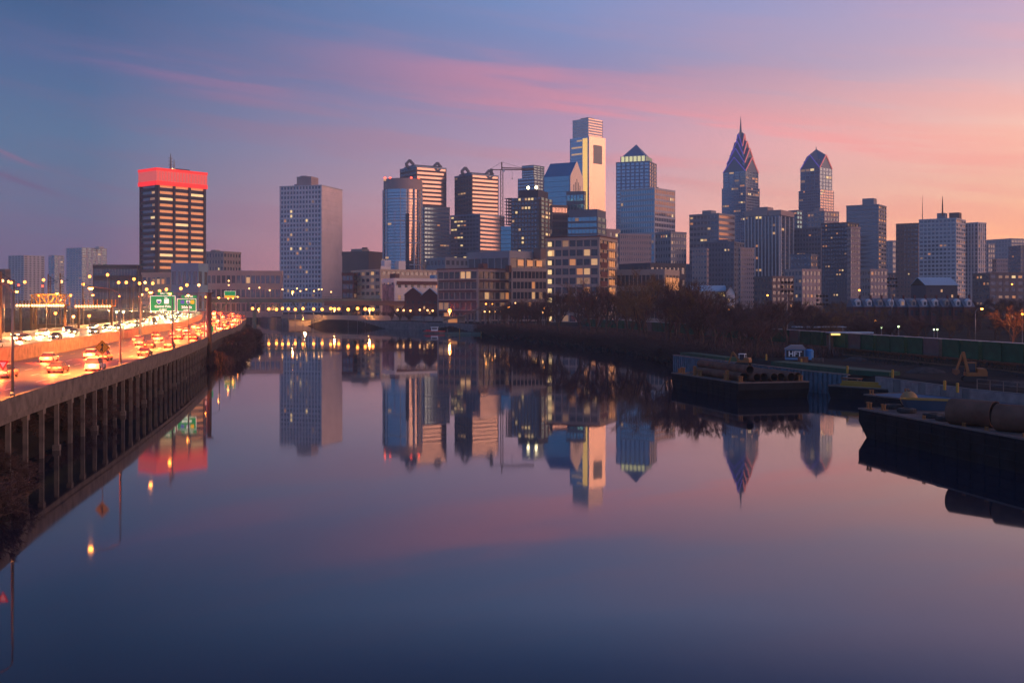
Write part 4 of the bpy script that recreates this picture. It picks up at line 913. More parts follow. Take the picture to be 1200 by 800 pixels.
# the green sign further along
r0 = overhead('distant green sign with a bright yellow lower strip past the brown mast', 263, 276, 341, 349, 470, [('MONTGOMERY DR'[:0] or ' ', 0, .5, .3)], [], None)
q = MB(); q.box(-2.3, 2.3, -.08, -.02, .1, 1.0); q.build('yellow_panel', g('sign_yellow'), r0)
q = MB(); q.tube([(0, .5, -9), (0, .5, 2)], .2, 8); q.build('post', g('steel_grey'), r0)
# the brown mast standing by the parapet
pb = G(245.5, 428, 0); r0 = thing('utility_mast', 'thick brown mast rising from the bank in front of the viaduct', 'mast', (pb.x, pb.y, -1))
zt = CH + (HY - 344) / F * pb.y + 1
q = MB(); q.tube([(0, 0, 0), (0, 0, zt)], [.62, .5], 10); q.smooth = True; q.build('pole', g('brown_pole'), r0)
q = MB(); q.box(-.8, .8, -.8, .8, zt, zt + .25); q.build('cap', g('brown_pole'), r0)
for k in (0, 1): q = MB(); q.box(-1.1 - k * .2, -.5, -.9, -.5, zt * .52 - k * 1.6, zt * .52 + .9 - k * 1.6); q.build('junction_box', g('white_paint'), r0)
q = MB(); q.tube([(.5, 0, zt), (1.1, 0, zt + .9), (2.6, 0, zt + 1.2)], .07, 6); q.build('arm', g('steel_grey'), r0)

# ------------------------------------------------------------------ cars
PAINTS = {'black': (.015, .015, .017), 'dark grey': (.06, .06, .065), 'silver': (.35, .36, .38), 'white': (.6, .6, .6), 'dark red': (.16, .015, .015), 'navy': (.02, .03, .08)}
for k_, v_ in PAINTS.items(): mat('paint_' + k_.replace(' ', '_'), v_, .3, .3, var=0)
mat('headlamp', (1, 1, .9), .3, emit=(1, .72, .32), es=26, var=0); mat('taillamp', (.8, .05, .03), .3, emit=(1, .045, .01), es=42, var=0)
def car_proto(tall):
    r0 = thing('car', 'x', 'car'); Lc, Wc = 4.5 + .3 * tall, 1.82; hb_ = .82 + .12 * tall; hr = 1.45 + .3 * tall
    q = MB()                                               # x forward
    prof = [(-Lc/2, .38), (-Lc/2 - .02, hb_ - .02), (-Lc/2 + .9 - .5 * tall, hb_ + .06), (Lc/2 - 1.35, hb_ + .04), (Lc/2 - .15, hb_ - .14), (Lc/2, .5), (Lc/2 - .05, .3), (-Lc/2 + .05, .3)]
    mx = Matrix.Translation((0, Wc / 2, 0)) @ Matrix.Rotation(R(90), 4, 'X'); q.prism(prof, 0, Wc, mx)
    body = q.build('body', g('paint_black'), r0)
    q = MB(); zc = hb_ + .03; a0, a1, b0, b1 = -Lc/2 + .45 - .3 * tall, Lc/2 - 1.5, -Lc/2 + 1.15 - .8 * tall, Lc/2 - 2.3
    q.poly([(a0, -.85, zc), (a1, -.85, zc), (a1, .85, zc), (a0, .85, zc), (b0, -.66, hr - .06), (b1, -.66, hr - .06), (b1, .66, hr - .06), (b0, .66, hr - .06)], [(3,2,1,0),(4,5,6,7),(0,1,5,4),(1,2,6,5),(2,3,7,6),(3,0,4,7)])
    q.build('windows'[:6], g('glass_house'), r0)
    q = MB(); q.box(b0 - .05, b1 + .05, -.7, .7, hr - .06, hr); q.build('roof', g('paint_black'), r0)
    for x in (-Lc/2 + .85, Lc/2 - .85):
        for y in (-.83, .83):
            q = MB(); q.tube([(x, y - .11, .33), (x, y + .11, .33)], .33, 12); wq = q.build('wheel', g('black_rubber'), r0)
    for y in (-.66, .66):
        q = MB(); q.box(Lc/2 - .06, Lc/2 + .02, y - .17, y + .17, .58, .74); q.build('headlight', g('headlamp'), r0)
        q = MB(); q.box(-Lc/2 - .05, -Lc/2 + .03, y - .18, y + .18, .66, .82); q.build('taillight', g('taillamp'), r0)
    l = bpy.data.lights.new('headlight_beam', 'SPOT'); l.energy = 26000; l.color = (1, .66, .28); l.spot_size = R(84); l.spot_blend = .8; l.shadow_soft_size = .15
    o = ob('headlight_beam', l, r0, (Lc/2 + .1, 0, .66)); o.rotation_euler = (0, R(-80), 0)   # aims forward, a little down
    return r0
TAIL = bpy.data.lights.new('taillight_glow', 'POINT'); TAIL.energy = 4200; TAIL.color = (1, .075, .014); TAIL.shadow_soft_size = .4
protos = [car_proto(0), car_proto(1)]; used = [False, False]
# make paint variants by swapping the object-level material
rng = random.Random(5)
def put_car(i, off, zf, toward, lane_name, n):
    kd = rng.random() < .4; pr = protos[kd]
    c = copy_tree(pr); p, tt = edge(i, off); c.location = (p.x, p.y, zf(ED[i].y) + .012)
    slope = math.atan2(zf(ED[min(NE-2, i+3)].y) - zf(ED[max(0, i-3)].y), 12.)
    c.rotation_euler = (0, 0, math.atan2(tt.y, tt.x) + (math.pi if toward else 0))
    pn = rng.choice(list(PAINTS))
    for ch in [k_ for k_ in NEWKIDS(c)]:
        if ch.type == 'MESH' and ch.name.split('.')[0] in ('body', 'roof'):
            ch.material_slots[0].link = 'OBJECT'; ch.material_slots[0].material = g('paint_' + pn.replace(' ', '_'))
        if ch.type == 'LIGHT' and not toward: ch.data = TAIL; ch.location = (-3.0, 0, .9); ch.name = 'taillight_glow'
    kind = 'tall car' if kd else 'car'
    tag(c, f'{pn} {kind} in the {lane_name}, {ordn(n)} from the near end', 'car', 'cars driving on the highway')
def NEWKIDS(c): return [k_ for k_ in LASTKIDS]
LASTKIDS = []
def copy_tree(o, parent=None, _top=True):
    if _top: LASTKIDS.clear()
    c = o.copy(); C.objects.link(c); c.parent = parent
    if not _top: LASTKIDS.append(c)
    if o.name not in KIDS: KIDS[o.name] = [k for k in list(C.objects) if k.parent == o]
    for ch in KIDS[o.name]: copy_tree(ch, c, False)
    return c
LANES = [(3.7, zr, False, 'lane nearest the river'), (7.45, zr, False, 'second lane from the river'), (11.15, zr, False, 'third lane from the river'), (15.0, zr, False, 'outbound lane by the median'),
         (27.2, zl, True, 'oncoming lane by the median'), (31.2, zl, True, 'second oncoming lane'), (34.9, zl, True, 'third oncoming lane'), (38.8, zl, True, 'outermost oncoming lane')]
for (off, zf, tw, nm) in LANES:
    i = at_y(80 if not tw else 120) + rng.randint(0, 6); n = 0
    while i < i1 - 6:
        if ED[i].y < 700: put_car(i, off, zf, tw, nm, n); n += 1
        i += rng.randint(14, 30)
for pr in protos:
    for ch in [k_ for k_ in C.objects if k_.parent == pr]: bpy.data.objects.remove(ch)
    bpy.data.objects.remove(pr)

# ------------------------------------------------------------------ rail yard beyond the highway
def gnd(px, Y): X = (px - CX) / F * Y; return X, gz(X, Y)
pm = MB(); pm.tube([(0, 0, 0), (0, 0, 1)], [.24, .18], 8); pmesh = pm.mesh('pole', g('brown_pole'))
YP = [(1, 318, 210), (16.5, 328, 330), (56.5, 321, 360), (58.8, 324, 400), (70.5, 320, 340), (97, 330, 420), (128, 323, 430), (152, 322, 520), (156, 330, 560), (166, 322, 500), (38, 350, 300)]
for i, (px, top, Y) in enumerate(YP):
    X, z0 = gnd(px, Y); zt = CH + (HY - top) / F * Y; r0 = thing('catenary_pole', f'tall dark railway pole in the yard beyond the highway, {ordn(i)} counted from the picture edge', 'pole', (X, Y, z0), 0, 'railway poles in the yard')
    o = ob('pole', pmesh, r0); o.scale = (1, 1, zt - z0)
    q = MB(); h = zt - z0; q.bar((-.2, 0, h * .86), (2.6, 0, h * .90), .14); q.bar((0, 0, h * .98), (2.2, 0, h * .90), .08); q.build('bracket_arm', g('black_steel'), r0)
def truss(name, label, px0, px1, ytop, ybot, Y, litm, lights, diag=True):
    a, b_ = P(px0, ybot, Y), P(px1, ytop, Y); r0 = thing(name, label, 'bridge', (a.x, Y, gz(a.x, Y))); o0 = gz(a.x, Y); w_, z0, z1 = b_.x - a.x, a.z - o0, b_.z - o0
    q = MB(); n = max(4, int(w_ / 4))
    for dy in (0, 3):
        q.bar((0, dy, z0), (w_, dy, z0), .35); q.bar((w_ * .08 if diag else 0, dy, z1), (w_ * .92, dy, z1), .3) if diag else None
        for i in range(n + 1):
            x = w_ * i / n
            q.bar((x, dy, z0), (x, dy, z1), .2)
            if diag and i < n: q.bar((x, dy, z1 if i < n / 2 else z0), (x + w_ / n, dy, z0 if i < n / 2 else z1), .24)
    q.build('truss', litm, r0)
    for x in (.5, w_ - .5): q = MB(); q.box(x - .3, x + .3, 1.2, 1.8, 0, z0); q.build('support', g('brown_pole'), r0)
    for i in range(lights): q = MB(); x = w_ * (i + .5) / lights; q.ball((x, -.4, z0 - .1), .34); q.build('lamp', g('lamp_warm'), r0)
    return r0
mat('yellow_lit_steel', (.45, .22, .03), .6, var=.2)  # yellow lamp light is put into the steel's colour
r0 = truss('truss_bridge', 'yellow lit steel truss footbridge hung with lamps over the yard', 37, 76, 345, 357.5, 300, g('yellow_lit_steel'), 14)
l = bpy.data.lights.new('lamp_light', 'POINT'); l.energy = 2500; l.color = (1, .42, .08); l.shadow_soft_size = .4; ob('lamp_light', l, r0, (5, -3, 12)); 
l = bpy.data.lights.new('lamp_light', 'POINT'); l.energy = 1200; l.color = (1, .42, .08); l.shadow_soft_size = .4; ob('lamp_light', l, r0, (-4, -2, 6))
truss('platform_walkway', 'lamp lined walkway with upright posts beside the truss footbridge', 88, 131, 351, 358.5, 330, g('yellow_lit_steel'), 13, False)
truss('platform_walkway', 'short lamp lined walkway end at the near side of the truss footbridge', 19, 36, 352, 357.5, 310, g('brown_pole'), 5, False)
X, z0 = gnd(78, 330); r0 = thing('yard_shed', 'small brown flat roofed shed beside the highway edge', 'shed', (X, 318, z0))
q = MB(); q.box(-5, 5, 0, 6, 0, 4.3); q.build('wall', g('brown_pole'), r0); q = MB(); q.box(-5.4, 5.4, -.4, 6.4, 4.3, 4.7); q.build('roof', g('brown_pole'), r0); q = MB(); q.box(-3, -1.8, -.08, .1, 0, 2.2); q.build('door', g('black_steel'), r0)

# generic city lamps: post, small arm, glowing globe oversized to stand for glare
def post_lamp(h, lampm, r_):
    r0 = thing('lamp_post', 'x', 'street lamp'); q = MB(); q.tube([(0, 0, 0), (0, 0, h - r_)], .12, 5); q.build('pole', g('steel_grey'), r0)
    q = MB(); q.box(-.3, .3, -.3, .3, h + r_ * .7, h + r_ * .7 + .15); q.build('cap', g('steel_grey'), r0)
    q = MB(); q.ball((0, 0, h), r_, 8, 6); q.smooth = True; q.build('globe', g(lampm), r0); return r0
LP = {}
def lamp_at(px, py, Y, m, label, group, r_=.7, ground=None):
    z = CH + (HY - py) / F * Y; X = (px - CX) / F * Y; z0 = gz(X, Y) if ground is None else ground
    h = max(2.5, round((z - z0) * 2) / 2); key = (h, m, r_)
    if key not in LP: LP[key] = post_lamp(h, m, r_); c = LP[key]
    else: c = copy_tree(LP[key])
    c.location = (X, Y, z - h); return tag(c, label, 'street lamp', group)
bankx = [296, 315, 324, 331, 338, 346, 355, 367.5, 377.5, 387.5, 397, 408, 419, 428, 437, 466, 473, 481, 492, 501, 507]
for i, px in enumerate(bankx):
    lamp_at(px, 361.5 + (i % 3) * .5 + (1.5 if px > 440 else 0), 740 if px < 400 else 690, 'lamp_orange' if i < 15 else 'lamp_warm', f'orange globe lamp on the far bank path, {ordn(i)} from the bend', 'globe lamps on the far bank path', .95 if i < 15 else .6)
upper = [(234, 339), (237, 334), (247, 337), (250, 337), (268, 329), (268, 334), (274, 336), (284, 336), (292, 338), (304, 337), (316, 340), (317, 337), (331, 339), (348, 338), (352, 341), (359, 339), (368, 341), (373.5, 339), (377, 339), (388, 342), (402, 343), (410, 342), (424, 343), (430, 344)]
for i, (px, py) in enumerate(upper):
    lamp_at(px, py, 860 + (i % 4) * 18, 'lamp_warm', f'pale lamp on the raised road behind the far bank, {ordn(i)} from the highway end', 'lamps on the raised road behind the far bank', .62)
mid = [(10, 330, 700), (13, 331, 690), (29, 330.5, 650), (51, 328, 620), (72, 330, 560), (105, 324, 700), (97.5, 333, 480), (157, 327, 520), (166, 345, 420), (139, 331, 600), (126, 322, 640), (163.5, 332, 560), (170, 331, 640), (179, 332, 540), (195, 339, 560), (212, 338, 600), (233, 334, 650), (172, 339, 520), (45, 346, 330), (82.5, 346, 330), (3, 329, 640), (148, 331, 660), (219, 334, 720), (187, 341, 500), (86, 371, 300), (104.5, 370, 320), (65, 367, 310)]
for i, (px, py, Y) in enumerate(mid):
    lamp_at(px, py, Y, 'lamp_orange' if i % 4 or px in (45, 82.5) else 'lamp_warm', f'orange lamp over the rail yard, {ordn(i)} in a loose scatter', 'lamps over the rail yard', .80 * Y / 600 if Y > 400 else .42)
for i, (px, py) in enumerate([(136.5, 365.5), (144.5, 365.5)]): lamp_at(px, py, 270, 'lamp_white', ('greenish white lamp beside the highway, nearer the yard', 'greenish white lamp beside the highway, nearer the river')[i], 'pair of greenish lamps by the highway', .32)
for i, (px, py, Y) in enumerate([(22, 334, 600), (50, 335, 640)]): lamp_at(px, py, Y, 'lamp_red', ('red signal light low over the yard, brighter one', 'red signal light low over the yard, orange tinged one')[i], 'red signals in the yard', .6)
# lamps among the trees and on the sunrise side
rs = [(569.5, 356, 560, 'lamp_orange', .4), (577, 356, 600, 'lamp_orange', .3), (596, 360, 520, 'lamp_orange', .5), (604, 355, 620, 'lamp_warm', .4), (638, 360.5, 500, 'lamp_orange', .5), (628, 365, 520, 'lamp_warm', .35), (636, 366, 500, 'lamp_warm', .35), (568, 365, 560, 'lamp_warm', .4), (574, 365, 560, 'lamp_warm', .4), (580, 365, 555, 'lamp_warm', .4), (587, 365, 550, 'lamp_warm', .4),
      (854, 363, 390, 'lamp_orange', .3), (899.5, 346, 420, 'lamp_orange', .35), (905.5, 371, 330, 'lamp_orange', .28), (907, 373.5, 330, 'lamp_orange', .24), (1026, 376, 330, 'lamp_orange', .25), (1033, 383.5, 300, 'lamp_white', .25), (1053, 382.5, 300, 'lamp_white', .28), (1094.5, 386, 280, 'lamp_white', .22), (1098.5, 386, 280, 'lamp_white', .22), (1198, 368, 290, 'lamp_orange', .3), (1007, 340, 560, 'lamp_orange', .5), (1186, 333, 620, 'lamp_orange', .45)]
for i, (px, py, Y, m_, r_) in enumerate(rs): lamp_at(px, py, Y, m_, f'small lamp among the bare trees of the far shore, {ordn(i)} towards the sunrise', 'lamps among the bare trees', r_)
# tall lamp at the sunrise side of the yard
X, z0 = gnd(1143, 255); h = CH + (HY - 361) / F * 255 - z0; lr = street_lamp_proto('street_lamp', h, 1.2, 'lamp_near', 6000, (1, .34, .07), .3)
lr.location = (X, 255, z0); lr.rotation_euler = (0, 0, R(90)); tag(lr, 'tall orange street lamp standing alone behind the green rail cars', 'street lamp')

# ------------------------------------------------------------------ bridges and far bank
def beam_bridge(name, label, pxa, pxb, ytop, ybot, Y, m, piers, Y2=None):
    a, b_ = P(pxa, ytop, Y), P(pxb, ytop, Y2 or Y); zb = CH + (HY - ybot) / F * Y; r0 = thing(name, label, 'bridge', (a.x, Y, 0)); v = b_ - a; n = Vector((0, 1, 0)) * 9; dz = Vector((0, 0, zb - a.z))
    q = MB(); o = Vector((0, 0, a.z)); pts = [o, o + v, o + v + n, o + n]; q.poly([p + dz for p in pts] + pts, [(3,2,1,0),(4,5,6,7),(0,1,5,4),(1,2,6,5),(2,3,7,6),(3,0,4,7)]); q.build('deck', m, r0)
    q = MB(); q.bar(o + Vector((0, 0, 1.1)), o + v + Vector((0, 0, 1.1)), .14); k_ = int(v.length / 5)
    for i in range(k_ + 1): p = o + v * i / k_; q.bar(p, p + Vector((0, 0, 1.1)), .12)
    q.build('railing', m, r0)
    for f_ in piers:
        p = o + v * f_; q = MB(); zz = zb - 1
        q.bar((p.x - 5, p.y + 4, zz + 1.2), (p.x, p.y + 4, zz - 6), .9); q.bar((p.x + 5, p.y + 4, zz + 1.2), (p.x, p.y + 4, zz - 6), .9); q.box(p.x - .8, p.x + .8, p.y + 2, p.y + 6, 0, zz - 5.5); q.build('pier', m, r0)
    return r0
beam_bridge('road_bridge', 'long green grey girder bridge on Y shaped piers behind the far bank', 236, 470, 350, 354.5, 800, g('green_steel'), (.09, .27, .50, .75), 760)
beam_bridge('railway_bridge', 'darker low bridge deck running behind the river lamps', 380, 552, 352.5, 358, 735, g('wall_brown'), (.2, .5, .8), 720)
X, z0 = gnd(352, 745); r0 = thing('bridge_abutment', 'tan concrete abutment block lit by a lamp under the bridge', 'abutment', (X, 752, z0)); q = MB(); q.box(-9, 9, 0, 8, 0, 6.5); q.build('block', g('wall_cream'), r0); q = MB(); q.box(-9.6, 9.6, -.5, 8.5, 6.5, 7.3); q.build('cap', g('concrete'), r0)
l = bpy.data.lights.new('lamp_light', 'POINT'); l.energy = 9000; l.color = (1, .42, .1); l.shadow_soft_size = .5; ob('lamp_light', l, r0, (4, -12, 8))
for i, (px, py, Y, e) in enumerate(((303, 362, 830, 5000), (392, 362, 742, 6000), (433, 362.5, 705, 6000), (527, 364, 612, 4000), (343, 342, 850, 9000))):
    c = lamp_at(px, py, Y, 'lamp_orange', f'stronger flood lamp by the far bank, {ordn(i)} of five', 'flood lamps by the far bank', 1.0); hz_ = CH + (HY - py) / F * Y - c.location.z
    l = bpy.data.lights.new('lamp_light', 'POINT'); l.energy = e; l.color = (1, .36, .08); l.shadow_soft_size = .4; ob('lamp_light', l, c, (0, -.5, hz_ - 1.6))
q = MB(); xa = P(385, 1, 741).x; tag_ = thing('river_wall', 'low stone wall along the far bank path', 'wall', (0, 0, 0))
pp = [G(305, 377.5, 0), G(330, 381, 0), G(400, 383, 0), G(480, 386.3, 0), G(530, 389, 0), G(560, 391.5, 0)]
for a, b_ in zip(pp, pp[1:]):
    a = a + Vector((0, 2, 0)); b_ = b_ + Vector((0, 2, 0)); q.bar((a.x, a.y, 1.5), (b_.x, b_.y, 1.5), 1.2, 6.4)
q.build('wall', g('concrete_dark'), tag_)
r0 = thing('path_wall', 'low tan wall behind the lamp lit far bank path', 'wall'); q = MB()
pw = [Vector((P(px, 0, Yw).x, Yw, 0)) for px, Yw in ((330, 800), (372, 752), (420, 712), (470, 690), (520, 668))]
for a, b_ in zip(pw, pw[1:]): q.bar((a.x, a.y, 6.0), (b_.x, b_.y, 6.0), .6, 3.2)
q.build('wall', g('wall_beige'), r0)
# concrete ramp by the loft
r0 = thing('footbridge_ramp', 'pale concrete footbridge ramp climbing towards the loft on tall columns', 'ramp', (0, 0, 0)); Y = 600
pts = [P(520, 375, Y), P(545, 369, Y), P(565, 360.5, Y), P(574, 360.5, Y), P(610, 359, Y + 30)]
q = MB()
for a, b_ in zip(pts, pts[1:]): q.bar(a, b_, 3.2, .8); q.bar(a + Vector((0, -1.6, 1.2)), b_ + Vector((0, -1.6, 1.2)), .1); q.bar(a + Vector((0, -1.6, .7)), b_ + Vector((0, -1.6, .7)), .08)
q.build('deck', g('concrete'), r0)
for px in (537, 548, 556, 563, 569, 575, 584, 594):
    X = (px - CX) / F * Y; zt = np.interp(px, [520, 545, 565, 574, 610], [p.z for p in pts]); q = MB(); q.box(X - .5, X + .5, Y - .6, Y + .6, 1, zt - .4); q.build('column', g('concrete'), r0)
X = P(531, 0, Y).x; r0 = thing('river_pavilion', 'small lit tan pavilion beneath the footbridge ramp', 'pavilion', (X, Y + 6, 4)); q = MB(); q.box(-6, 6, 0, 6, 0, 3.6); q.build('wall', g('wall_cream'), r0); q = MB(); q.box(-7, 7, -1.2, 7, 3.6, 4.1); q.build('roof', g('concrete'), r0); q = MB(); q.box(-3, 2, -.08, .05, .8, 2.8); q.build('window', g('lit_orange'), r0)
# floating dock and work boat
p = G(541, 392, 0); r0 = thing('floating_dock', 'low green floating dock with pale piles under the ramp', 'dock', (p.x, p.y, 0)); q = MB(); q.box(-8, 10, 0, 3.5, -.2, 1.1); q.build('deck', mat('dock_green', (.10, .16, .13), .7), r0)
for x in (-7, -1, 5, 9.5): q = MB(); q.tube([(x, -.25, -1), (x, -.25, 3)], .2, 6); q.build('pile', g('yellow_paint') if x in (-1, 9.5) else g('concrete'), r0)
p = G(509, 390.5, 0); r0 = thing('work_boat', 'small work boat with a white wheelhouse and red stripe moored by the dock', 'boat', (p.x, p.y, 0))
q = MB(); 
hull = [(-5.5, -.9), (-4.8, -1.4), (2.5, -1.5), (5.6, 0), (2.5, 1.5), (-4.8, 1.4), (-5.5, .9)]; q.prism(hull, -.2, .9); q.build('hull', g('concrete'), r0)
q = MB(); q.prism([(x * 1.01, y * 1.02) for x, y in hull], .9, 1.25); q.build('rub_rail', g('sign_red'), r0)
q = MB(); q.box(-1.6, 1.8, -1, 1, 1.25, 3.1); q.box(-1.9, 2.1, -1.2, 1.2, 3.1, 3.3); q.build('wheelhouse', g('white_paint'), r0)
q = MB(); q.box(-1.3, 1.5, -1.06, -1.0, 2.1, 2.8); q.build('window', g('glass_house'), r0); q = MB(); q.box(-4.4, -2, -1.1, 1.1, 1.25, 1.8); q.build('hatch', g('sign_red'), r0)

# ------------------------------------------------------------------ bare trees
def grow_tree(seed, h=12., spread=.62, levels=5, twigm='twig', dens=1.0, low=.22):
    rr = random.Random(seed); tr = MB(); tr.use(g('bark')); cr = MB(); cr.use(g(twigm))
    def branch(p, d, ln, r_, lv, q):
        mid = p + d * ln * .5 + Vector((rr.uniform(-1, 1), rr.uniform(-1, 1), rr.uniform(-.3, .5))) * ln * .06; e = p + d * ln + Vector((rr.uniform(-1, 1), rr.uniform(-1, 1), 0)) * ln * .08
        if lv <= 2: q.tube([p, mid, e], [r_, r_ * .85, r_ * .62], 6 if lv == 0 else 4, cap=False)
        else:
            w_ = max(r_, .028); 
            for a, b_ in ((p, mid), (mid, e)):
                dd = (b_ - a).normalized(); u = dd.cross(Vector((rr.uniform(-1, 1), rr.uniform(-1, 1), rr.uniform(-1, 1)))).normalized() * w_
                v_ = dd.cross(u)
                q.poly([a + u, a - u * .5 + v_ * .8, a - u * .5 - v_ * .8, b_], [(0, 1, 3), (1, 2, 3), (2, 0, 3)])
        if lv >= levels: return
        n = (rr.choice((5, 6, 7)) if lv == 0 else rr.choice((3, 4, 5)) if lv < 3 else rr.choice((4, 5)))
        n = max(2, int(n * dens + .5))
        for k_ in range(n):
            f_ = rr.uniform(.35, 1.0) if lv else rr.uniform(low, 1.0); at = p.lerp(e, f_) if f_ > .5 else p.lerp(mid, f_ * 2)
            az_ = rr.uniform(0, 6.283); tilt = rr.uniform(.35, 1.0) * spread * (1.25 if lv == 0 else 1.05)
            u = d.cross(Vector((math.cos(az_), math.sin(az_), .2))).normalized(); nd_ = (d * math.cos(tilt) + u * math.sin(tilt)); nd_.z += .12; nd_.normalize()
            branch(at, nd_, ln * rr.uniform(.52, .75) * (1.15 - .35 * f_ if lv == 0 else 1), r_ * rr.uniform(.42, .6), lv + 1, tr if lv + 1 <= 1 else cr)
    branch(Vector((0, 0, -.3)), Vector((rr.uniform(-.06, .06), rr.uniform(-.06, .06), 1)).normalized(), h * .52, h * .016 + .05, 0, tr)
    return tr.mesh('trunk'), cr.mesh('crown')
TREES = [grow_tree(s, 12, sp_, 5, tw, 1.0) for s, sp_, tw in ((1, .6, 'twig'), (2, .7, 'twig'), (3, .55, 'twig'), (4, .75, 'twig_gold'), (8, .65, 'twig'))]
SHRUBS = [grow_tree(s, 5, .9, 4, 'twig', 1.3, .02) for s in (21, 22, 23)]
trng = random.Random(77)
def put_tree(X, Y, h, label, group, kind=None, shrub=False, base=None, sc=1., m=None):
    tm, cmn = (SHRUBS if shrub else TREES)[trng.randrange(3 if shrub else 5) if kind is None else kind]
    z0 = gz(X, Y) if base is None else base; s = h / (5. if shrub else 12.) * .92
    r0 = thing('shrub' if shrub else 'bare_tree', label, 'shrub' if shrub else 'tree', (X, Y, z0 - .1), trng.uniform(0, 6.28), group); r0.scale = (s * sc, s * sc, s)
    ob('trunk', tm, r0); ob('crown', cmn, r0); return r0
shore = [(-16, 549), (-3.5, 501), (4.6, 471), (14.8, 430), (25.6, 386), (33.6, 351), (38.8, 319), (41.8, 286), (45.8, 263), (47.8, 238)]
def lerp_shore(t):
    t = t * (len(shore) - 1); i = min(int(t), len(shore) - 2); a, b_ = Vector(shore[i]), Vector(shore[i+1]); return a.lerp(b_, t - i), (b_ - a).normalized()
pts = []
for i in range(44):
    t = i / 43; p, d_ = lerp_shore(t); n = Vector((-d_.y, d_.x)); n = n if n.x > 0 else -n
    off = trng.uniform(1.5, 5) if i % 2 else trng.uniform(6, 22); q_ = p + n * off
    hh = np.interp(t, [0, .2, .35, .55, .8, 1], [11, 14.5, 19, 21, 17, 12]) * trng.uniform(.75, 1.12); pts.append((q_.x, q_.y, hh))
for i, (x, y, hh) in enumerate(sorted(pts, key=lambda a: a[0] / a[1])): put_tree(x, y, hh, f'bare brown tree on the wooded river shore, {ordn(i)} counted towards the barges', 'bare trees on the wooded river shore', sc=1.25)
pts = []
for i in range(84):
    t = i / 83; p, d_ = lerp_shore(t); n = Vector((-d_.y, d_.x)); n = n if n.x > 0 else -n; q_ = p + n * trng.uniform(-.6, 1.6); pts.append((q_.x, q_.y, trng.uniform(4.5, 7.0)))
for i, (x, y, hh) in enumerate(sorted(pts, key=lambda a: a[0] / a[1])): put_tree(x, y, hh, f'leafless shrub at the waterline below the trees, {ordn(i)} counted towards the barges', 'leafless shrubs at the waterline', shrub=True, sc=1.5, base=.1)
# behind the rail cars
pts = []
for i in range(110):
    px = trng.uniform(835, 1215); Y = trng.choice((300, 340, 390, 450, 520)) + trng.uniform(-20, 25); X = (px - CX) / F * Y
    hh = (np.interp(px, [840, 900, 1000, 1100, 1200], [14.5, 12.5, 10.5, 9.5, 9.5]) if Y < 420 else 9.5) * trng.uniform(.75, 1.08); pts.append((px, X, Y, hh))
for i in range(22):
    px = trng.uniform(690, 870); Y = trng.uniform(430, 560); pts.append((px, (px - CX) / F * Y, Y, trng.uniform(9, 12.5)))
for i, (px, X, Y, hh) in enumerate(sorted(pts)): put_tree(X, Y, hh, f'bare brown tree in the park behind the rail cars, {ordn(i)} counted towards the sunrise', 'bare trees in the park behind the rail cars', sc=1.3)
put_tree(*( (1187 - CX) / F * 285, 285), 11, 'russet leaved tree glowing under a street lamp behind the rail cars', None, kind=3, sc=1.3)
p = P(1187, 375, 280); l = bpy.data.lights.new('lamp_light', 'POINT'); l.energy = 5000; l.color = (1, .25, .05); l.shadow_soft_size = .4; ob('lamp_light', l, None, (p.x - 2, p.y - 3, p.z + 1))
# russet dead leaves on that tree
# shrubs and trees in front of the viaduct's far half
pts = []
for i in range(22):
    y = 268 + i * 10 + trng.uniform(-4, 4); p, _ = edge(at_y(y), trng.uniform(-6.0, -2.2)); pts.append((p.x, p.y, trng.uniform(4.5, 7.5)))
for i, (x, y, hh) in enumerate(pts): put_tree(x, y, hh, f'bare bush on the bank before the viaduct columns, {ordn(i)} from the brown mast outwards', 'bare bushes before the viaduct', shrub=True, sc=1.6)
for i in range(26):
    y = 62 + i * 9 + trng.uniform(-3, 3); p, _ = edge(at_y(y), trng.uniform(1.2, 7)); put_tree(p.x, p.y, trng.uniform(3.0, 5.2), f'bare bush growing between the viaduct columns, {ordn(i)} from the near end', 'bare bushes under the viaduct', shrub=True, sc=1.6, base=-.2)
for i, (px, py, hh) in enumerate(((8, 590, 3.6), (24, 560, 2.8), (-12, 610, 4.2))):
    p = G(px, py - 0, 0); put_tree(p.x, p.y, hh, f'twiggy shrub leaning over the water at the near end of the viaduct, {ordn(i)} one', 'twiggy shrubs at the near end of the viaduct', shrub=True, sc=1.6, base=-.4)
# trees in the yard and across the far bank
pts = []
for i in range(30):
    px = trng.uniform(20, 330); Y = trng.uniform(620, 980); pts.append((px, (px - CX) / F * Y, Y, trng.uniform(6, 10)))
for i in range(16):
    px = trng.uniform(450, 524); Y = trng.uniform(664, 684); pts.append((px, (px - CX) / F * Y, Y, trng.uniform(4, 6.5)))
for i in range(22):
    px = trng.uniform(395, 560); Y = trng.uniform(665, 760); pts.append((px, (px - CX) / F * Y, Y, trng.uniform(5, 8)))
pts = [p for p in pts if hgt(np.array([p[1]]), np.array([p[2]]))[0] > 2]
for i, (px, X, Y, hh) in enumerate(sorted(pts)): put_tree(X, Y, hh, f'small bare tree between the far buildings and the river, {ordn(i)} towards the loft buildings', 'small bare trees by the far bank', sc=1.3)
X = (871 - CX) / F * 440
r0 = thing('evergreen_tree', 'dark evergreen standing out among the bare trees below the boathouse', 'tree', (X, 430, gz(X, 430))); q = MB(); q.tube([(0, 0, 0), (0, 0, 6)], .25, 6); q.build('trunk', g('bark'), r0)
q = MB(); rr = random.Random(3)
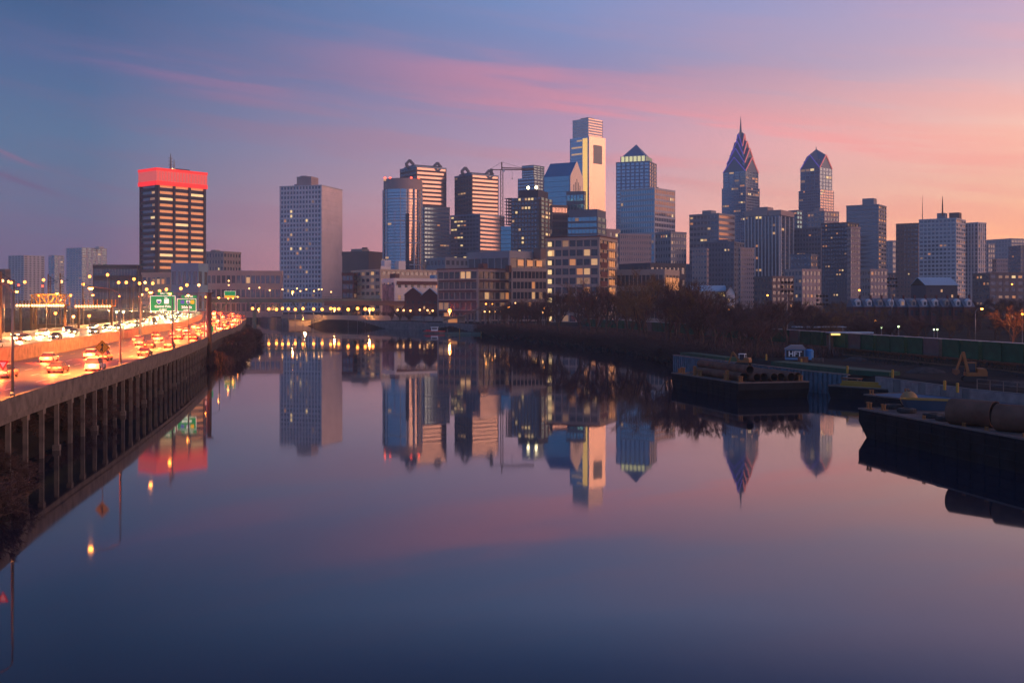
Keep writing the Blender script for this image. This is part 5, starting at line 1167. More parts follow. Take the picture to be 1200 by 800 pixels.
for i in range(1500):
    z = rr.uniform(2, 9.5); rad = 3.0 * (1 - abs(z - 5) / 6) * rr.uniform(.3, 1.1) + .2; a = rr.uniform(0, 6.28); c = Vector((rad * math.cos(a), rad * math.sin(a), z)); s = .45
    q.poly([c + Vector((rr.uniform(-s, s), rr.uniform(-s, s), rr.uniform(-s, s))) for _ in range(3)], [(0, 1, 2)])
q.build('crown', g('evergreen'), r0)
# undergrowth on the wooded shore: an uncountable tangle
q = MB(); rr = random.Random(9)
for i in range(30000):
    t = rr.random(); p, d_ = lerp_shore(t); n = Vector((-d_.y, d_.x)); n = n if n.x > 0 else -n; off = rr.uniform(-.5, 24) ** 1.0; x, y = p.x + n.x * off, p.y + n.y * off
    h0 = gz_fast(x, y) if False else min(3.4, max(-.3, off * 1.1)); a = Vector((x, y, h0 + rr.uniform(-.2, .2))); b_ = a + Vector((rr.uniform(-1.1, 1.1), rr.uniform(-1.1, 1.1), rr.uniform(.6, 2.6))); u = Vector((rr.uniform(-1, 1), rr.uniform(-1, 1), 0)).normalized() * .22
    q.poly([a + u, a - u, b_], [(0, 1, 2)])
for i in range(9000):
    y = rr.uniform(255, 560); e_, _ = edge(at_y(y) if i % 40 == 0 or i == 0 else ei, rr.uniform(-6.5, 3)); ei = at_y(y) if i % 40 == 0 else ei
    a = Vector((e_.x, e_.y + rr.uniform(-3, 3), rr.uniform(-.1, 1.2))); b_ = a + Vector((rr.uniform(-1, 1), rr.uniform(-1, 1), rr.uniform(.8, 2.4))); u = Vector((rr.uniform(-1, 1), rr.uniform(-1, 1), 0)).normalized() * .06
    q.poly([a + u, a - u, b_], [(0, 1, 2)])
tag(q.build('undergrowth', g('twig')), kind='stuff')

# ------------------------------------------------------------------ green rail cars
LT = [Vector((32, 520)), Vector((49, 455)), Vector((65.5, 350)), Vector((89, 194)), Vector((99, 128))]
def on_line(s):
    for a, b_ in zip(LT, LT[1:]):
        l_ = (b_ - a).length
        if s <= l_: return a.lerp(b_, s / l_), (b_ - a).normalized()
        s -= l_
    return LT[-1], (LT[-1] - LT[-2]).normalized()
tot = sum((b_ - a).length for a, b_ in zip(LT, LT[1:]))
mat('box_green', (.012, .075, .038), .7, spec=.2, var=.3, scale=.6); mat('box_dim', (.06, .066, .064), .6, var=.3, scale=.6)
def container(m):
    r0 = thing('container', 'x', 'container'); Lb, Wb, Hb = 6.0, 2.5, 3.4
    q = MB(); q.box(-Lb/2, Lb/2, -Wb/2, Wb/2, .1, Hb); q.build('box', g(m), r0)
    q = MB()
    for i in range(15):
        x = -Lb/2 + .35 + i * (Lb - .7) / 14
        q.box(x - .11, x + .11, -Wb/2 - .16, -Wb/2, .25, Hb - .2)
    q.build('corrugation', g(m), r0)
    q = MB()
    for x in (-Lb/2, Lb/2 - .16):
        for y in (-Wb/2 - .1, Wb/2 - .06): q.box(x, x + .16, y, y + .16, 0, Hb + .05)
    for y in (-Wb/2 - .1, Wb/2 - .06): q.box(-Lb/2 + .16, Lb/2 - .16, y, y + .16, Hb - .12, Hb + .06)
    q.build('frame', g(m), r0)
    q = MB(); q.box(-Lb/2 + .3, Lb/2 - .3, -Wb/2 + .1, Wb/2 - .1, Hb, Hb + .1); q.build('lid', mat('lid_grey', (.32, .29, .28), .6), r0)
    for x in (-1.9, 1.5): q = MB(); q.box(x, x + .5, Wb/2 * -1 - .13, -Wb/2 - .1, Hb - .75, Hb - .35); q.build('plate', g('white_paint'), r0)
    for x in (-2.6, .2): q = MB(); q.box(x, x + .14, -Wb/2 - .13, -Wb/2 - .1, Hb - .6, Hb - .1); q.build('latch', g('yellow_paint'), r0)
    return r0
def wagon():
    r0 = thing('flat_wagon', 'x', 'rail wagon'); q = MB(); q.box(-6.6, 6.6, -1.25, 1.25, .85, 1.1); q.box(-6.6, 6.6, -.2, .2, .5, .85); q.build('frame', g('rust'), r0)
    for x in (-5.4, -3.9, 3.9, 5.4):
        q = MB(); 
        for y in (-.78, .78): q.tube([(x, y - .06, .45), (x, y + .06, .45)], .42, 12)
        q.bar((x, -.78, .45), (x, .78, .45), .14); q.build('wheelset', g('black_steel'), r0)
    return r0
cg, cdm, wg = container('box_green'), container('box_dim'), wagon(); uc = ud = uw = False; s = 6; k = 0; nbx = 0; zt0 = 3.55
while s < tot - 4:
    p, d_ = on_line(s + 6.5); a = math.atan2(d_.y, d_.x) + math.pi
    w_ = copy_tree(wg) if uw else wg; uw = True; w_.location = (p.x, p.y, zt0); w_.rotation_euler = (0, 0, a)
    tag(w_, f'rusty flat wagon under green containers, {ordn(k)} from the wooded end of the train', 'rail wagon', 'flat wagons of the train')
    for dx in (-3.2, 3.2):
        c0 = p - d_ * dx * -1; dim = (nbx % 5 == 3)
        if dim: c = copy_tree(cdm) if ud else cdm; ud = True
        else: c = copy_tree(cg) if uc else cg; uc = True
        c.location = (c0.x, c0.y, zt0 + 1.1); c.rotation_euler = (0, 0, a)
        tag(c, f"{'weathered grey green' if dim else 'dark green'} ribbed container on the train, {ordn(nbx)} from the wooded end", 'container', 'containers on the train'); nbx += 1
    s += 13.7; k += 1
# track
q = MB()
for i in range(0, int(tot), 4):
    for o in (-.72, .72):
        a, d_ = on_line(i); b_, d2 = on_line(min(tot, i + 4)); n = Vector((-d_.y, d_.x)); n2 = Vector((-d2.y, d2.x)); q.bar((a.x + n.x * o, a.y + n.y * o, zt0 - .05), (b_.x + n2.x * o, b_.y + n2.y * o, zt0 - .05), .08, .14)
r0 = thing('railway_track', 'railway track under the green container train', 'railway track'); q.build('rail', g('rust'), r0)
q = MB()
for i in range(0, int(tot), 3):
    a, d_ = on_line(i); n = Vector((-d_.y, d_.x)); q.bar((a.x - n.x * 1.3, a.y - n.y * 1.3, zt0 - .2), (a.x + n.x * 1.3, a.y + n.y * 1.3, zt0 - .2), .25, .16)
tag(q.build('sleeper', g('brown_pole'), r0), kind='stuff')

# scrub, dead grass and ballast on the working bank
q = MB(); q.use(g('twig')); mat('ballast', (.05, .045, .045), .95, spec=.1, var=.5, scale=2.); mat('dead_grass', (.055, .045, .022), .95, spec=.1)
for i in range(26000):
    u = rr.random(); s_ = rr.uniform(4, tot - 2); p, d_ = on_line(s_); n = Vector((d_.y, -d_.x)); n = n if n.x < 0 else -n
    off = rr.uniform(2.2, 4.5) if i % 3 == 0 else (rr.uniform(-14, -2.4) if i % 3 == 1 else rr.uniform(4.5, 13))
    if off > 4.5 and math.sin(p.x * .9 + p.y * .23 + off) < .1: continue
    x, y = p.x + n.x * off, p.y + n.y * off; q.use(g('twig') if rr.random() < .5 else g('dead_grass')); hh = rr.uniform(.15, .5) if off > 4.5 else rr.uniform(.3, 1.1)
    a = Vector((x, y, 3.3)); b_ = a + Vector((rr.uniform(-.4, .4), rr.uniform(-.4, .4), hh + .1)); w2_ = Vector((rr.uniform(-1, 1), rr.uniform(-1, 1), 0)).normalized() * .09; q.poly([a + w2_, a - w2_, b_], [(0, 1, 2)])
tag(q.build('dead_grass', None), kind='stuff')
q = MB(); q.use(g('ballast'))
for i in range(0, int(tot) - 3, 3):
    a, d_ = on_line(i); b_, d2 = on_line(i + 3); n = Vector((-d_.y, d_.x)); n2 = Vector((-d2.y, d2.x)); j1_, j2_ = rr.uniform(2.4, 3.1), rr.uniform(2.4, 3.1)
    q.poly([(a.x + n.x * o, a.y + n.y * o, z) for o, z in ((-j1_, 3.1), (-1.5, 3.42), (1.5, 3.42), (j1_, 3.1))] + [(b_.x + n2.x * o, b_.y + n2.y * o, z) for o, z in ((-j2_, 3.1), (-1.5, 3.42), (1.5, 3.42), (j2_, 3.1))], [(k_, k_ + 1, k_ + 5, k_ + 4) for k_ in range(3)])
tag(q.build('gravel', None), kind='stuff')
# second track nearer the quay, fence and heaps
r0 = thing('railway_track', 'empty rusty track between the container train and the quay', 'railway track'); q = MB(); q2 = MB()
for i in range(30, int(tot) - 3, 4):
    for o in (4.9, 6.35):
        a, d_ = on_line(i); b_, d2 = on_line(min(tot, i + 4)); n = Vector((d_.y, -d_.x)); n2 = Vector((d2.y, -d2.x)); n = n if n.x < 0 else -n; n2 = n2 if n2.x < 0 else -n2; q.bar((a.x + n.x * o, a.y + n.y * o, 3.62), (b_.x + n2.x * o, b_.y + n2.y * o, 3.62), .08, .14)
for i in range(30, int(tot) - 3, 2):
    a, d_ = on_line(i); n = Vector((d_.y, -d_.x)); n = n if n.x < 0 else -n; q2.bar((a.x + n.x * 4.3, a.y + n.y * 4.3, 3.48), (a.x + n.x * 6.95, a.y + n.y * 6.95, 3.48), .25, .14)
q.build('rail', g('rust'), r0); tag(q2.build('sleeper', g('brown_pole'), r0), kind='stuff')
for i, (px, py, rad) in enumerate(((905, 412, 2.2), (1003, 421, 1.8), (1085, 436, 2.6), (1190, 452, 2.4))):
    p = G(px, py, 3.5); r0 = thing('spoil_heap', f'low heap of dark spoil between the quay and the train, {ordn(i)} towards the camera', 'heap', (p.x, p.y, 3.3), 0, 'spoil heaps behind the quay'); q = MB(); n = 14; pts_ = [(0, 0, rad * .42)]
    for k_, (fr_, hz_) in enumerate(((.4, .34), (.75, .15), (1.1, -.1))):
        for j in range(n): a = 6.2832 * j / n; w2_ = rad * fr_ * rr.uniform(.85, 1.15); pts_.append((w2_ * math.cos(a) * 1.5, w2_ * math.sin(a), rad * hz_ * rr.uniform(.8, 1.2)))
    fc = [(0, 1 + j, 1 + (j + 1) % n) for j in range(n)] + [(1 + k_ * n + j, 1 + (k_ + 1) * n + j, 1 + (k_ + 1) * n + (j + 1) % n, 1 + k_ * n + (j + 1) % n) for k_ in range(2) for j in range(n)]
    q.poly(pts_, fc); q.smooth = True; q.build('heap', g('ballast'), r0)
# ------------------------------------------------------------------ barges
mat('barge_hull', (.010, .012, .016), .8, 0., spec=.12, var=.45, scale=.5, bump=.3, bscale=2); mat('barge_deck', (.10, .08, .075), .85, spec=.15, var=.35, scale=.6)
mat('tarp_blue', (.03, .10, .17), .7, spec=.2, var=.2); mat('pipe_rust', (.12, .062, .042), .8, 0., spec=.15, var=.5, scale=.5); mat('pipe_inside', (.02, .018, .018), .9)
def barge(label, corner, ang, Lb, Wb, top, rake=0., deckm='barge_deck', bot=-.8):
    r0 = thing('barge', label, 'barge', (corner[0], corner[1], 0), ang)      # x along the long side away from the corner, y across
    q = MB(); y0, y1 = 0, Wb
    pr_ = [(0, top), (0, top * .55), (rake, bot), (Lb - rake, bot), (Lb, top * .55), (Lb, top)]
    q.prism(pr_[::-1] if False else pr_, 0, Wb, Matrix.Translation((0, Wb, 0)) @ Matrix.Rotation(R(90), 4, 'X')); q.build('hull', g('barge_hull'), r0)
    q = MB()
    for z in (top * .3, top * .6, top * .85): q.box(rake * .5, Lb - rake * .5, -.09, -.005, z - .09, z + .09); 
    for i in range(int(Lb / 2.2)): q.box(rake + 1 + i * 2.2, rake + 1.14 + i * 2.2, -.07, -.004, .05, top - .1)
    q.build('rubbing_strake', g('barge_hull'), r0)
    q = MB(); q.box(.06, Lb - .06, .06, Wb - .06, top + .004, top + .05); q.build('deck', g(deckm), r0)
    q = MB()
    for (a, b_, c, d_) in ((-.06, Lb + .06, -.06, .12), (-.06, Lb + .06, Wb - .12, Wb + .06), (-.06, .12, .12, Wb - .12), (Lb - .12, Lb + .06, .12, Wb - .12)): q.box(a, b_, c, d_, top - .05, top + .14)
    q.build('gunwale', mat('gunwale', (.13, .10, .09), .8, var=.3, scale=1), r0); return r0
def world(bg_, x, y, z): 
    a = bg_.rotation_euler[2]; return Vector((bg_.location.x + x * math.cos(a) - y * math.sin(a), bg_.location.y + x * math.sin(a) + y * math.cos(a), z))
def bollard_proto(m='yellow_paint'):
    r0 = thing('bollard', 'x', 'bollard'); q = MB(); q.box(-.55, .55, -.3, .3, 0, .1); q.build('base', g(m), r0)
    for x in (-.3, .3): q = MB(); q.tube([(x, 0, .1), (x, 0, .62), (x, 0, .64), (x, 0, .76)], [.13, .13, .19, .19], 10); q.build('post', g(m), r0)
    return r0
bol = [None]
mat('orange_paint', (.24, .095, .02), .6, var=.2)
def put_bollard(pos, rz, label, grp='yellow bollards on the barges', sc=1.):
    if bol[0] is None: bol[0] = c = bollard_proto('orange_paint')
    else: c = copy_tree(bol[0])
    c.location = pos; c.rotation_euler = (0, 0, rz); c.scale = (sc, sc, sc); tag(c, label, 'bollard', grp); return c
# pipe barge: x runs from its wooded end towards the camera, y away from the river lane
c0 = G(865, 449, 2.5); e0 = G(787, 437, 2.5); dv = c0 - e0; a1 = math.atan2(dv.y, dv.x); L1 = dv.length
b1 = barge('dark barge stacked with rusty pipes moored below the trees', (e0.x, e0.y), a1, L1, 12.4, 2.5, 1.0)
def pipe(label, a, b_, r_, group=None, open_n=18, th=.06):
    a, b_ = Vector(a), Vector(b_); r0 = thing('pipe', label, 'pipe', a, 0, group); d_ = b_ - a
    q = MB(); q.tube([(0, 0, 0), d_], r_, open_n, cap=False)
    q.smooth = True; q.build('shell', g('pipe_rust'), r0)
    q = MB(); q.tube([(0, 0, 0), d_], r_ - th, open_n, cap=False); q.smooth = True; q.build('inner_wall', g('pipe_inside'), r0)
    q = MB(); u = d_.normalized().cross(Vector((0, 0, 1))).normalized(); v = d_.normalized().cross(u); 
    for e in (Vector((0, 0, 0)), d_):
        ring = [e + (u * math.cos(6.2832 * k / open_n) + v * math.sin(6.2832 * k / open_n)) * rr_ for rr_ in (r_, r_ - th) for k in range(open_n)]
        q.poly(ring, [(k, (k + 1) % open_n, (k + 1) % open_n + open_n, k + open_n) for k in range(open_n)])
    q.build('rim', g('pipe_rust'), r0); return r0
PR = .70
for k in range(7):
    y = 2.3 + k * 1.5; x0 = L1 - 20 + trng.uniform(0, 1.5) - (1.5 if k == 0 else 0); x1 = L1 - 1.6 + (.6 if k % 2 else 0) - (1.2 if k == 0 else 0)
    pipe(f'long rusty pipe in the bottom layer on the pipe barge, {ordn(k)} from the river side', world(b1, x0, y, 2.56 + PR), world(b1, x1, y, 2.56 + PR), PR, 'rusty pipes on the pipe barge')
pipe('long rusty pipe lying alone on top of the bottom layer of pipes', world(b1, L1 - 21, 3.05, 2.56 + PR + 1.2), world(b1, L1 - 2.0, 3.05, 2.56 + PR + 1.2), PR, 'rusty pipes on the pipe barge')
for i, (x, y, s_) in enumerate(((1.2, 1.0, 1.1), (3.0, .9, 1.5), (10.5, .8, 1.5), (L1 - 6.0, .8, 1.5), (L1 - 1.2, 1.0, 1.3), (L1 - 1.0, 11.4, 1.3))):
    put_bollard(world(b1, x, y, 2.55), a1, f'orange bollard on the edge of the pipe barge, {ordn(i)} from its wooded end', 'orange bollards on the pipe barge', s_)
for i, (x, y) in enumerate(((8.5, .75), (L1 - 5.5, .75))):
    p = world(b1, x, y, 2.55); r0 = thing('stanchion', ('stout orange stanchion on the river side of the pipe barge, nearer the woods', 'stout orange stanchion on the river side of the pipe barge, nearer the camera')[i], 'stanchion', p, a1)
    q = MB(); q.box(-.3, .3, -.2, .2, 0, 1.7); q.build('post', g('orange_paint'), r0); q = MB(); q.box(-.45, .45, -.35, .35, 0, .12); q.build('base', g('orange_paint'), r0)
r0 = thing('deck_plate', 'pale flat plate lying at the wooded end of the pipe barge', 'plate', world(b1, 6.0, 3.2, 2.56), a1); q = MB(); q.box(-2.2, 2.2, -1.4, 1.4, 0, .35); q.build('plate', g('gunwale'), r0); q = MB(); q.box(-2, -1.7, -1.3, 1.3, .35, .45); q.box(1.7, 2, -1.3, 1.3, .35, .45); q.build('batten', g('rust'), r0)
# corrugated quay
mat('sheet_pile', (.09, .14, .18), .75, 0., spec=.2, var=.3, scale=.8); mat('turf_green', (.014, .06, .034), .9, var=.35, scale=.7)
quay = [(36.5, 250), (40.5, 232), (45.5, 212), (51.0, 190), (54.6, 180)]
r0 = thing('quay_wall', 'pale blue corrugated sheet pile wall behind the pipe barge', 'quay wall'); q = MB()
for (ax, ay), (bx, by) in zip(quay, quay[1:]):
    a, b_ = Vector((ax, ay, 0)), Vector((bx, by, 0)); n = max(2, int((b_ - a).length / 1.2)); nn_ = Vector(((b_ - a).y, -(b_ - a).x, 0)).normalized()
    for i in range(n):
        p, p2 = a.lerp(b_, i / n), a.lerp(b_, (i + .5) / n); p3 = a.lerp(b_, (i + 1) / n)
        q.bar((p.x, p.y, 1.3), (p2.x, p2.y, 1.3), .3, 4.2); q.bar((p2.x + nn_.x * .3, p2.y + nn_.y * .3, 1.3), (p3.x + nn_.x * .3, p3.y + nn_.y * .3, 1.3), .3, 4.2)
q.build('sheet_piling', g('sheet_pile'), r0); q = MB()
for (ax, ay), (bx, by) in zip(quay, quay[1:]): q.bar((ax, ay, 3.5), (bx, by, 3.5), .7, .2)
q.build('coping', g('concrete'), r0)
def sheet(name, pts, z, m, kind='structure'):
    q = MB(); q.poly([(x, y, z) for x, y in pts], [tuple(range(len(pts)))]); return tag(q.build(name, m), kind=kind)
for pl in ([(38.2, 252), (43.5, 226), (46.3, 227), (41.5, 252)], [(49.5, 212), (57, 184), (60.5, 178), (63, 180), (53, 214)]):
    q = MB(); n = len(pl); q.prism(pl[::-1] if sum((pl[i][0]-pl[i-1][0])*(pl[i][1]+pl[i-1][1]) for i in range(n)) > 0 else pl, 3.2, 4.05); tag(q.build('verge', g('turf_green')), kind='structure')
# barge with yellow beams
b3 = barge('small dark barge carrying long yellow beams between the pipe barge and the blue decked barge', (50.6, 177.5), math.atan2(-9, 8.2), 14, 5, 1.9, .8)
for k, (y, z) in enumerate(((1.2, 0), (2.0, 0), (1.6, .42))):
    r0 = thing('steel_beam', f'yellow steel beam on the small barge, {ordn(k)} of the little stack', 'beam', world(b3, 1.5, y, 1.96 + z), b3.rotation_euler[2], 'yellow beams on the small barge')
    q = MB(); q.box(0, 10, -.2, .2, 0, .06); q.box(0, 10, -.2, .2, .34, .40); q.build('flange', g('yellow_paint'), r0); q = MB(); q.box(0, 10, -.04, .04, .06, .34); q.build('web', g('yellow_paint'), r0)
r0 = thing('work_table', 'low rusty work table at the river end of the small barge', 'table', world(b3, 2.0, 3.6, 1.96), b3.rotation_euler[2]); q = MB(); q.box(-1.6, 1.6, -.7, .7, 1.0, 1.15); q.build('table_top', g('rust'), r0)
for x in (-1.4, 1.4):
    for y in (-.5, .5): q = MB(); q.box(x - .06, x + .06, y - .06, y + .06, 0, 1.0); q.build('leg', g('concrete'), r0)
# blue decked barge
a4 = math.atan2(-16, 6.6); b4 = barge('dark hulled barge with a faded blue deck behind the nearest barge', (49.2, 155), a4, 21, 7.5, 2.3, 1.0, 'tarp_blue')
for i, (x, y) in enumerate(((.8, .6), (.8, 6.8), (9, .6), (18, .7))): put_bollard(world(b4, x, y, 2.35), a4, f'yellow bollard on the blue decked barge, {ordn(i)} from its tip', 'yellow bollards on the blue decked barge', .9)
# nearest barge
a2 = math.atan2(-.981, .194); b2 = barge('nearest long black barge with a rusty deck edge and two huge pipe sections', (39.5, 126.4), a2, 52, 12.5, 3.05, 2.6)
put_bollard(world(b2, .9, .8, 3.1), a2, 'white and yellow bollard at the very tip of the nearest barge', None, 1.0); put_bollard(world(b2, 2.6, 1.6, 3.1), a2, 'yellow bollard just behind the tip of the nearest barge', None, .9)
for i, (x, y) in enumerate(((12.5, .5), (19.5, .45), (23.0, .5), (28.5, .5), (33.5, .5))): put_bollard(world(b2, x, y, 3.1), a2, f'small orange deck cleat along the river edge of the nearest barge, {ordn(i)} from its tip', 'deck cleats on the nearest barge', .55)
def tyre(label, pos, r_=1.0, h=.5):
    r0 = thing('tyre', label, 'tyre', pos, 0, 'big tyres on the nearest barge'); q = MB(); n = 20
    prof = [(r_*.52, 0), (r_*.9, 0), (r_, h*.25), (r_, h*.75), (r_*.9, h), (r_*.52, h)]; k = len(prof)
    q.poly([(p[0]*math.cos(6.2832*i/n), p[0]*math.sin(6.2832*i/n), p[1]) for i in range(n) for p in prof], [(i*k+j, ((i+1)%n)*k+j, ((i+1)%n)*k+(j+1)%k, i*k+(j+1)%k) for i in range(n) for j in range(k)])
    q.build('tread', g('black_rubber'), r0); q = MB()
    for i in range(20): a = 6.2832*i/20; q.box(-.06, .06, r_ - .01, r_ + .04, .08, h - .08, Matrix.Rotation(a, 4, 'Z'))
    q.build('lug', g('black_rubber'), r0); return r0
for i, (px, py) in enumerate(((1044, 479.5), (1060, 484.5), (1091, 490.5), (1106, 494))):
    p = G(px, py, 3.1); tyre(f'big black tyre lying flat on the nearest barge, {ordn(i)} from the tip', (p.x + .6, p.y + 1.0, 3.1), 1.0, .5)
# skiff on deck and the yellow buoy
p = G(1085, 483, 3.2); r0 = thing('skiff', 'blue black skiff with a yellow rim resting on the nearest barge', 'boat', (p.x + 1.6, p.y + 3.5, 3.12), R(-22)); out = [(-2.9, -.2), (-2.4, -.75), (0, -.95), (2.6, -.8), (2.6, .8), (0, .95), (-2.4, .75), (-2.9, .2)]
q = MB(); n = 8; q.poly([(x*.85, y*.7, 0) for x, y in out] + [(x, y, 1.15) for x, y in out] + [(x*.95, y*.88, 1.15) for x, y in out] + [(x*.8, y*.62, .15) for x, y in out], [tuple(range(8))[::-1]] + [(i, (i+1)%8, (i+1)%8+8, i+8) for i in range(8)] + [(i+8, (i+1)%8+8, (i+1)%8+16, i+16) for i in range(8)] + [(i+16, (i+1)%8+16, (i+1)%8+24, i+24) for i in range(8)] + [tuple(range(24, 32))]); q.build('hull', mat('navy_paint', (.03, .06, .10), .5), r0)
q = MB()
for i in range(8): a, b_ = out[i], out[(i+1)%8]; q.bar((a[0]*1.02, a[1]*1.02, 1.2), (b_[0]*1.02, b_[1]*1.02, 1.2), .12)
q.build('rim', g('yellow_paint'), r0); q = MB(); q.box(-.4, 0, -.75, .75, .8, .9); q.box(1.3, 1.7, -.7, .7, .8, .9); q.build('seat', g('concrete'), r0)
p = G(1068, 480, 3.1); r0 = thing('buoy', 'round pale yellow buoy beside the skiff on the nearest barge', 'buoy', (p.x + .8, p.y + 3.0, 3.1)); q = MB(); q.ball((0, 0, .95), .98, 18, 12, .95); q.smooth = True; q.build('float', mat('buoy_yellow', (.26, .16, .06), .7), r0)
q = MB(); q.tube([(0, 0, 1.8), (0, 0, 2.0)], .2, 10); q.build('cap', g('black_steel'), r0)
pipe('huge rusty pipe section lying across the nearest barge, farther from the camera', (43.6, 110, 3.1 + 1.28), (46.4, 106.4, 3.1 + 1.28), 1.28, None, 32, .05)
pipe('huge rusty pipe section with a wide open dark mouth, nearest to the picture edge', (45.7, 104.3, 3.1 + 1.28), (47.9, 101.5, 3.1 + 1.28), 1.28, None, 32, .05)
# retaining wall with panels and railing
rw = [(57.2, 174), (59.7, 160), (61.4, 149), (65.6, 138.5), (71, 121), (79, 96), (84, 76)]
r0 = thing('retaining_wall', 'stained concrete retaining wall of wide panels behind the barges', 'wall'); q = MB()
for a, b_ in zip(rw, rw[1:]): q.bar((a[0], a[1], 1.5), (b_[0], b_[1], 1.5), .5, 4.3)
q.build('wall', g('concrete_dark'), r0)
for k, (a, b_) in enumerate(((rw[0], rw[1]), (rw[1], rw[2]), (rw[2], rw[3]), (rw[3], rw[4]), (rw[4], rw[5]))):
    a, b_ = Vector(a), Vector(b_); n = Vector(((b_ - a).y, -(b_ - a).x)).normalized() * -1
    if n.x > 0: n = -n
    for (f0, f1) in (((.05, .4), (.55, .9)) if k < 2 else ((.04, .96),)):
        p, p2 = a.lerp(b_, f0) + n * .3, a.lerp(b_, f1) + n * .3; q = MB(); q.bar((p.x, p.y, 2.3), (p2.x, p2.y, 2.3), .14, 2.4); q.build('wall_panel', mat('panel_pale', (.20, .17, .165), .85, var=.35, scale=.8), r0)
r0 = thing('railing', 'grey pipe railing along the top of the retaining wall', 'railing'); q = MB(); q2 = MB()
for a, b_ in zip(rw[2:], rw[3:]):
    a, b_ = Vector((*a, 3.65)), Vector((*b_, 3.65)); off = Vector((1.2, .3, 0)); n = int((b_ - a).length / 2)
    for z in (1.25, .7): q.bar(a + off + Vector((0, 0, z)), b_ + off + Vector((0, 0, z)), .07)
    for i in range(n): p = a.lerp(b_, i / n) + off; q2.bar(p - Vector((0, 0, .4)), p + Vector((0, 0, 1.25)), .09)
q.build('rail', g('concrete'), r0); q2.build('post', g('concrete'), r0)
# yellow posts along the quay
for i, (px, py) in enumerate(((898, 421), (939, 427), (993, 436), (1046, 441), (1107, 455), (1122, 458))):
    p = G(px, py, 3.6); r0 = thing('marker_post', f'short yellow post along the quay edge, {ordn(i)} towards the camera', 'post', p, 0, 'yellow posts along the quay'); q = MB(); q.tube([(0, 0, -.2), (0, 0, 1.0)], .2, 10); q.build('post', g('yellow_paint'), r0); q = MB(); q.ball((0, 0, 1.0), .2, 8, 6, .5); q.build('cap', g('yellow_paint'), r0)
# graffiti shed, tank, crate
p = G(932, 421, 3.6); r0 = thing('site_cabin', 'small blue site cabin with graffiti letters on its side', 'cabin', (p.x, p.y, 3.5), R(-12))
q = MB(); q.box(-2.0, 2.0, 0, 3, 0, 2.2); q.build('wall', mat('cabin_blue', (.10, .22, .36), .7), r0); q = MB(); q.prism([(-2.2, 2.2), (2.2, 2.2), (1.5, 3.0), (-.8, 3.0)], 0, 3.3, Matrix.Translation((0, 3.15, 0)) @ Matrix.Rotation(R(90), 4, 'X')); q.build('roof', g('wall_grey'), r0)
q = MB(); q.box(-1.8, 1.7, -.04, -.005, .5, 2.0); q.build('graffiti_panel', g('black_paint'), r0); t_ = text('HFT', 1.5, r0, (-.05, -.06, 1.2), g('white_paint'))
p = G(950, 421, 3.6); r0 = thing('water_tank', 'bright blue round tank beside the graffiti cabin', 'tank', (p.x, p.y + 1, 3.5)); q = MB(); q.tube([(0, 0, 0), (0, 0, 1.9), (0, 0, 2.15)], [.85, .85, .5], 18); q.smooth = False; q.build('drum', mat('tank_blue', (.04, .22, .48), .5), r0)
q = MB(); 
for z in (.3, 1.0, 1.6): q.tube([(0, 0, z), (0, 0, z + .08)], .89, 18)
q.build('hoop', g('tank_blue'), r0)
p = G(941, 424, 3.6); r0 = thing('crate', 'rusty brown crate in front of the blue tank', 'crate', (p.x, p.y, 3.5), R(8)); q = MB(); q.box(-.9, .9, -.5, .5, 0, 1.1); q.build('box', g('rust'), r0); q = MB()
for x in (-.85, -.05, .75): q.box(x, x + .12, -.55, -.5, 0, 1.15)
q.build('slat', g('rust'), r0)
p = G(958, 423, 3.6); r0 = thing('pallet', 'low pale pallet stack at the side of the blue tank', 'pallet', (p.x, p.y, 3.5)); q = MB()
for k in range(4): q.box(-1.1, 1.1, -.6, .6, k * .2, k * .2 + .05); q.box(-1.0, -.8, -.55, .55, k * .2 + .05, k * .2 + .15); q.box(.8, 1.0, -.55, .55, k * .2 + .05, k * .2 + .15)
q.build('board', g('concrete'), r0)
